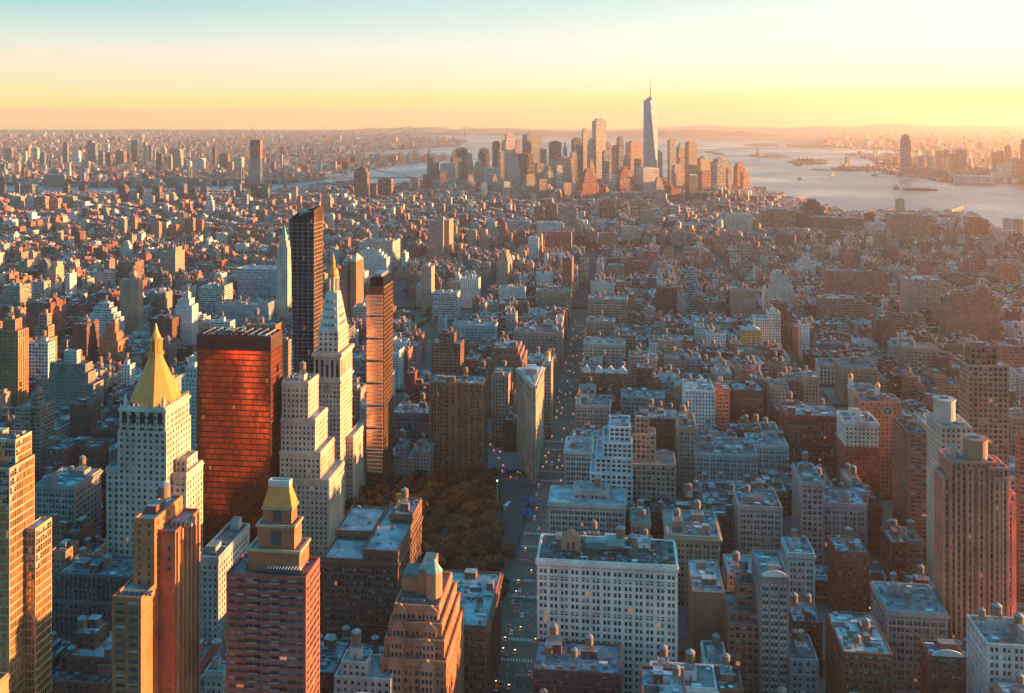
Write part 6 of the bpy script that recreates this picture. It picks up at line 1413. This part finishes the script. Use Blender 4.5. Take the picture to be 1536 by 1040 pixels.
q = MB(); q.lathe(0, 0, [(6.5, 52), (6, 66), (5.5, 78), (4.2, 86), (2, 88), (2.6, 91), (2.2, 95), (.3, 97)], 10, I_PAT); q.bar((3.5, 0, 85), (8, 0, 100), 1.3, I_PAT); q.lathe(8.2, 0, [(1.2, 99), (2, 102), (.2, 106)], 8, I_PAT); obj('figure', q, root); tag(root, 'distant statue raising a torch on a pedestal on a harbour island', 'statue')
bx_ = at(1208, 244); root = empty('museum_hall', (bx_[0], bx_[1], 5), -.2); q = MB(); q.box(-60, 60, -15, 15, 0, 22, I_FARW, (.3, .14, .1, .5)); obj('wall', q, root)
for k in (-45, -15, 15, 45): q = MB(); q.lathe(k, 0, [(6, 22), (6, 34), (4, 38), (.2, 48)], 8, I_PAT); obj('turret', q, root)
tag(root, 'low brick hall with turrets on the tree covered harbour island', 'building')
bx_ = at(1265, 254); root = empty('ferry_terminal', (bx_[0], bx_[1], 0), -.3); q = MB(); q.box(-40, 40, -15, 15, 0, 18, I_FARW, (.3, .2, .15, .5)); obj('wall', q, root); q = MB(); q.lathe(-10, 0, [(6, 18), (6, 42), (.2, 58)], 4, I_PAT); obj('clock_turret', q, root); tag(root, 'small terminal building with pointed turret on the harbour spit', 'building')
WK = simple('wake_foam', (.75, .72, .7), .6)
def boat(px, py, L_, Wd, hh, label, kind='boat', ang=0.2, hull=(.12, .08, .07), cabin=(.5, .48, .45), lowcargo=False):
    x, y = at(px, py); root = empty(kind, (x, y, -1.5), ang); m = MB(); o_ = [(-L_/2, -Wd/2), (L_*.3, -Wd/2), (L_/2, 0), (L_*.3, Wd/2), (-L_/2, Wd/2)]
    for (a, c), (e, f) in zip(o_, o_[1:]+o_[:1]): m.face([(a*.95, c*.85, .05), (e*.95, f*.85, .05), (e, f, hh), (a, c, hh)], I_WALL, hull)
    m.face([(a, c, hh) for a, c in o_], I_WALL, hull); obj('hull', m, root)
    q = MB()
    if lowcargo: q.box(-L_*.4, L_*.3, -Wd*.35, Wd*.35, hh+.01, hh*1.5, I_WALL, (.2, .1, .07))
    else: q.box(-L_*.3, L_*.15, -Wd*.35, Wd*.35, hh+.01, hh*2.0, I_WALL, cabin); q.box(-L_*.05, L_*.1, -Wd*.25, Wd*.25, hh*2.0, hh*2.9, I_WALL, cabin)
    obj('cabin' if not lowcargo else 'cargo', q, root)
    if not lowcargo: q = MB(); q.lathe(-L_*.15, 0, [(Wd*.1, hh*2), (Wd*.08, hh*3.6)], 8, I_WALL, (.2, .1, .08)); obj('funnel', q, root)
    tag(root, label, 'boat')
boat(1380, 285.5, 150, 24, 8, 'long low barge crossing the right part of the bay', 'barge', -.35, lowcargo=True); boat(1345, 283, 34, 13, 8, 'small dark tugboat just left of the long barge', 'tugboat', -.1)
boat(1357, 269, 70, 18, 9, 'white ferry near the tallest tower of the far shore', 'ferry', .5, (.7, .7, .7)); boat(1248, 263.5, 40, 12, 7, 'small bright boat with a wake in the middle of the bay', 'ferry', .4, (.6, .4, .15))
boat(1312, 263.5, 36, 12, 8, 'orange boat turning near the spit of the bay', 'ferry', 2.5, (.5, .25, .1)); boat(1198, 248.5, 60, 16, 10, 'grey vessel anchored left of the turreted island hall', 'ferry', 0); boat(1200, 269, 30, 10, 6, 'tiny motorboat on the left of the bay', 'motorboat', .3)
boat(1067, 229, 120, 26, 10, 'faint cargo ship at anchor right of the tallest skyscraper', 'cargo_ship', .1, lowcargo=True); boat(1078, 231.5, 110, 24, 9, 'second faint cargo ship anchored just below the other', 'cargo_ship', -.1, lowcargo=True)
wm = MB()
def wake(px0, py0, px1, py1, w0, w1):
    n = 24
    for i in range(n):
        f, g_ = i/n, (i+1)/n; a = at(px0+(px1-px0)*f, py0+(py1-py0)*f); c = at(px0+(px1-px0)*g_, py0+(py1-py0)*g_); wa, wb = w0+(w1-w0)*f, w0+(w1-w0)*g_
        wm.face([(a[0], a[1]-wa, -1.42), (c[0], c[1]-wb, -1.42), (c[0], c[1]+wb, -1.42), (a[0], a[1]+wa, -1.42)], 0)
wake(1246, 264, 1100, 268, 10, 3); wake(1130, 269, 1340, 295, 4, 10); wake(1395, 287, 1450, 290, 8, 3); wake(1312, 263, 1306, 257, 6, 3); wake(1248, 263.5, 1236, 266, 8, 2)
tag(obj('wake', wm, mats=[WK]), 'pale foam wakes trailing across the bay', 'wake', kind='stuff')
def pier(pa, pb_, wd_, lab, hh=2.5, shed=0):
    a = np.array(at(*pa)); c = np.array(at(*pb_)); d = c-a; root = empty('pier', (a[0], a[1], 0), atan2(d[1], d[0])); Ln = np.linalg.norm(d)
    m = MB(); m.box(0, Ln, -wd_/2, wd_/2, -1.4, hh, I_WALL, (.18, .13, .10), bottom=True); obj('deck', m, root)
    if shed: m = MB(); m.box(Ln*.1, Ln*.95, -wd_*.4, wd_*.4, hh, hh+shed, I_WALL, (.3, .2, .15), I_ROOF, (.35, .3, .28)); obj('shed', m, root)
    tag(root, lab, 'pier')
pier((1262, 320), (1348, 313), 18, 'long thin pier reaching toward the waterside tower', 3); pier((1380, 322), (1392, 312.5), 26, 'short pier left of the curved quay'); pier((1348, 318), (1462, 320.5), 26, 'curved quay below the bay on the right', 3); pier((1420, 320), (1440, 313), 30, 'shedded pier right of the curved quay', 3, 8)
pier((1184, 299), (1205, 297), 40, 'low pier at the left start of the bay shore', 3, 7); pier((1338, 262), (1320, 260.5), 40, 'far pier below the tallest tower of the opposite shore', 3); pier((1240, 255.5), (1220, 254), 40, 'stub pier of the far harbour spit', 3)
# ---------------------------------------------------------------- the air
HM = bpy.data.materials.new('haze'); HM.use_nodes = True; t = HM.node_tree; t.nodes.remove(t.nodes['Principled BSDF'])
pv = t.nodes.new('ShaderNodeVolumePrincipled'); pv.inputs['Color'].default_value = (1.0, .80, .66, 1); pv.inputs['Density'].default_value = HAZE_D; pv.inputs['Anisotropy'].default_value = HAZE_G
t.links.new(pv.outputs[0], t.nodes['Material Output'].inputs['Volume'])
hb = MB(); hb.box(-34000, 34000, -34000, 34000, -6, 640, 0, bottom=True); hz = obj('haze', hb, mats=[HM]); tag(hz, 'thin warm haze lying over the whole city', 'haze', kind='stuff')
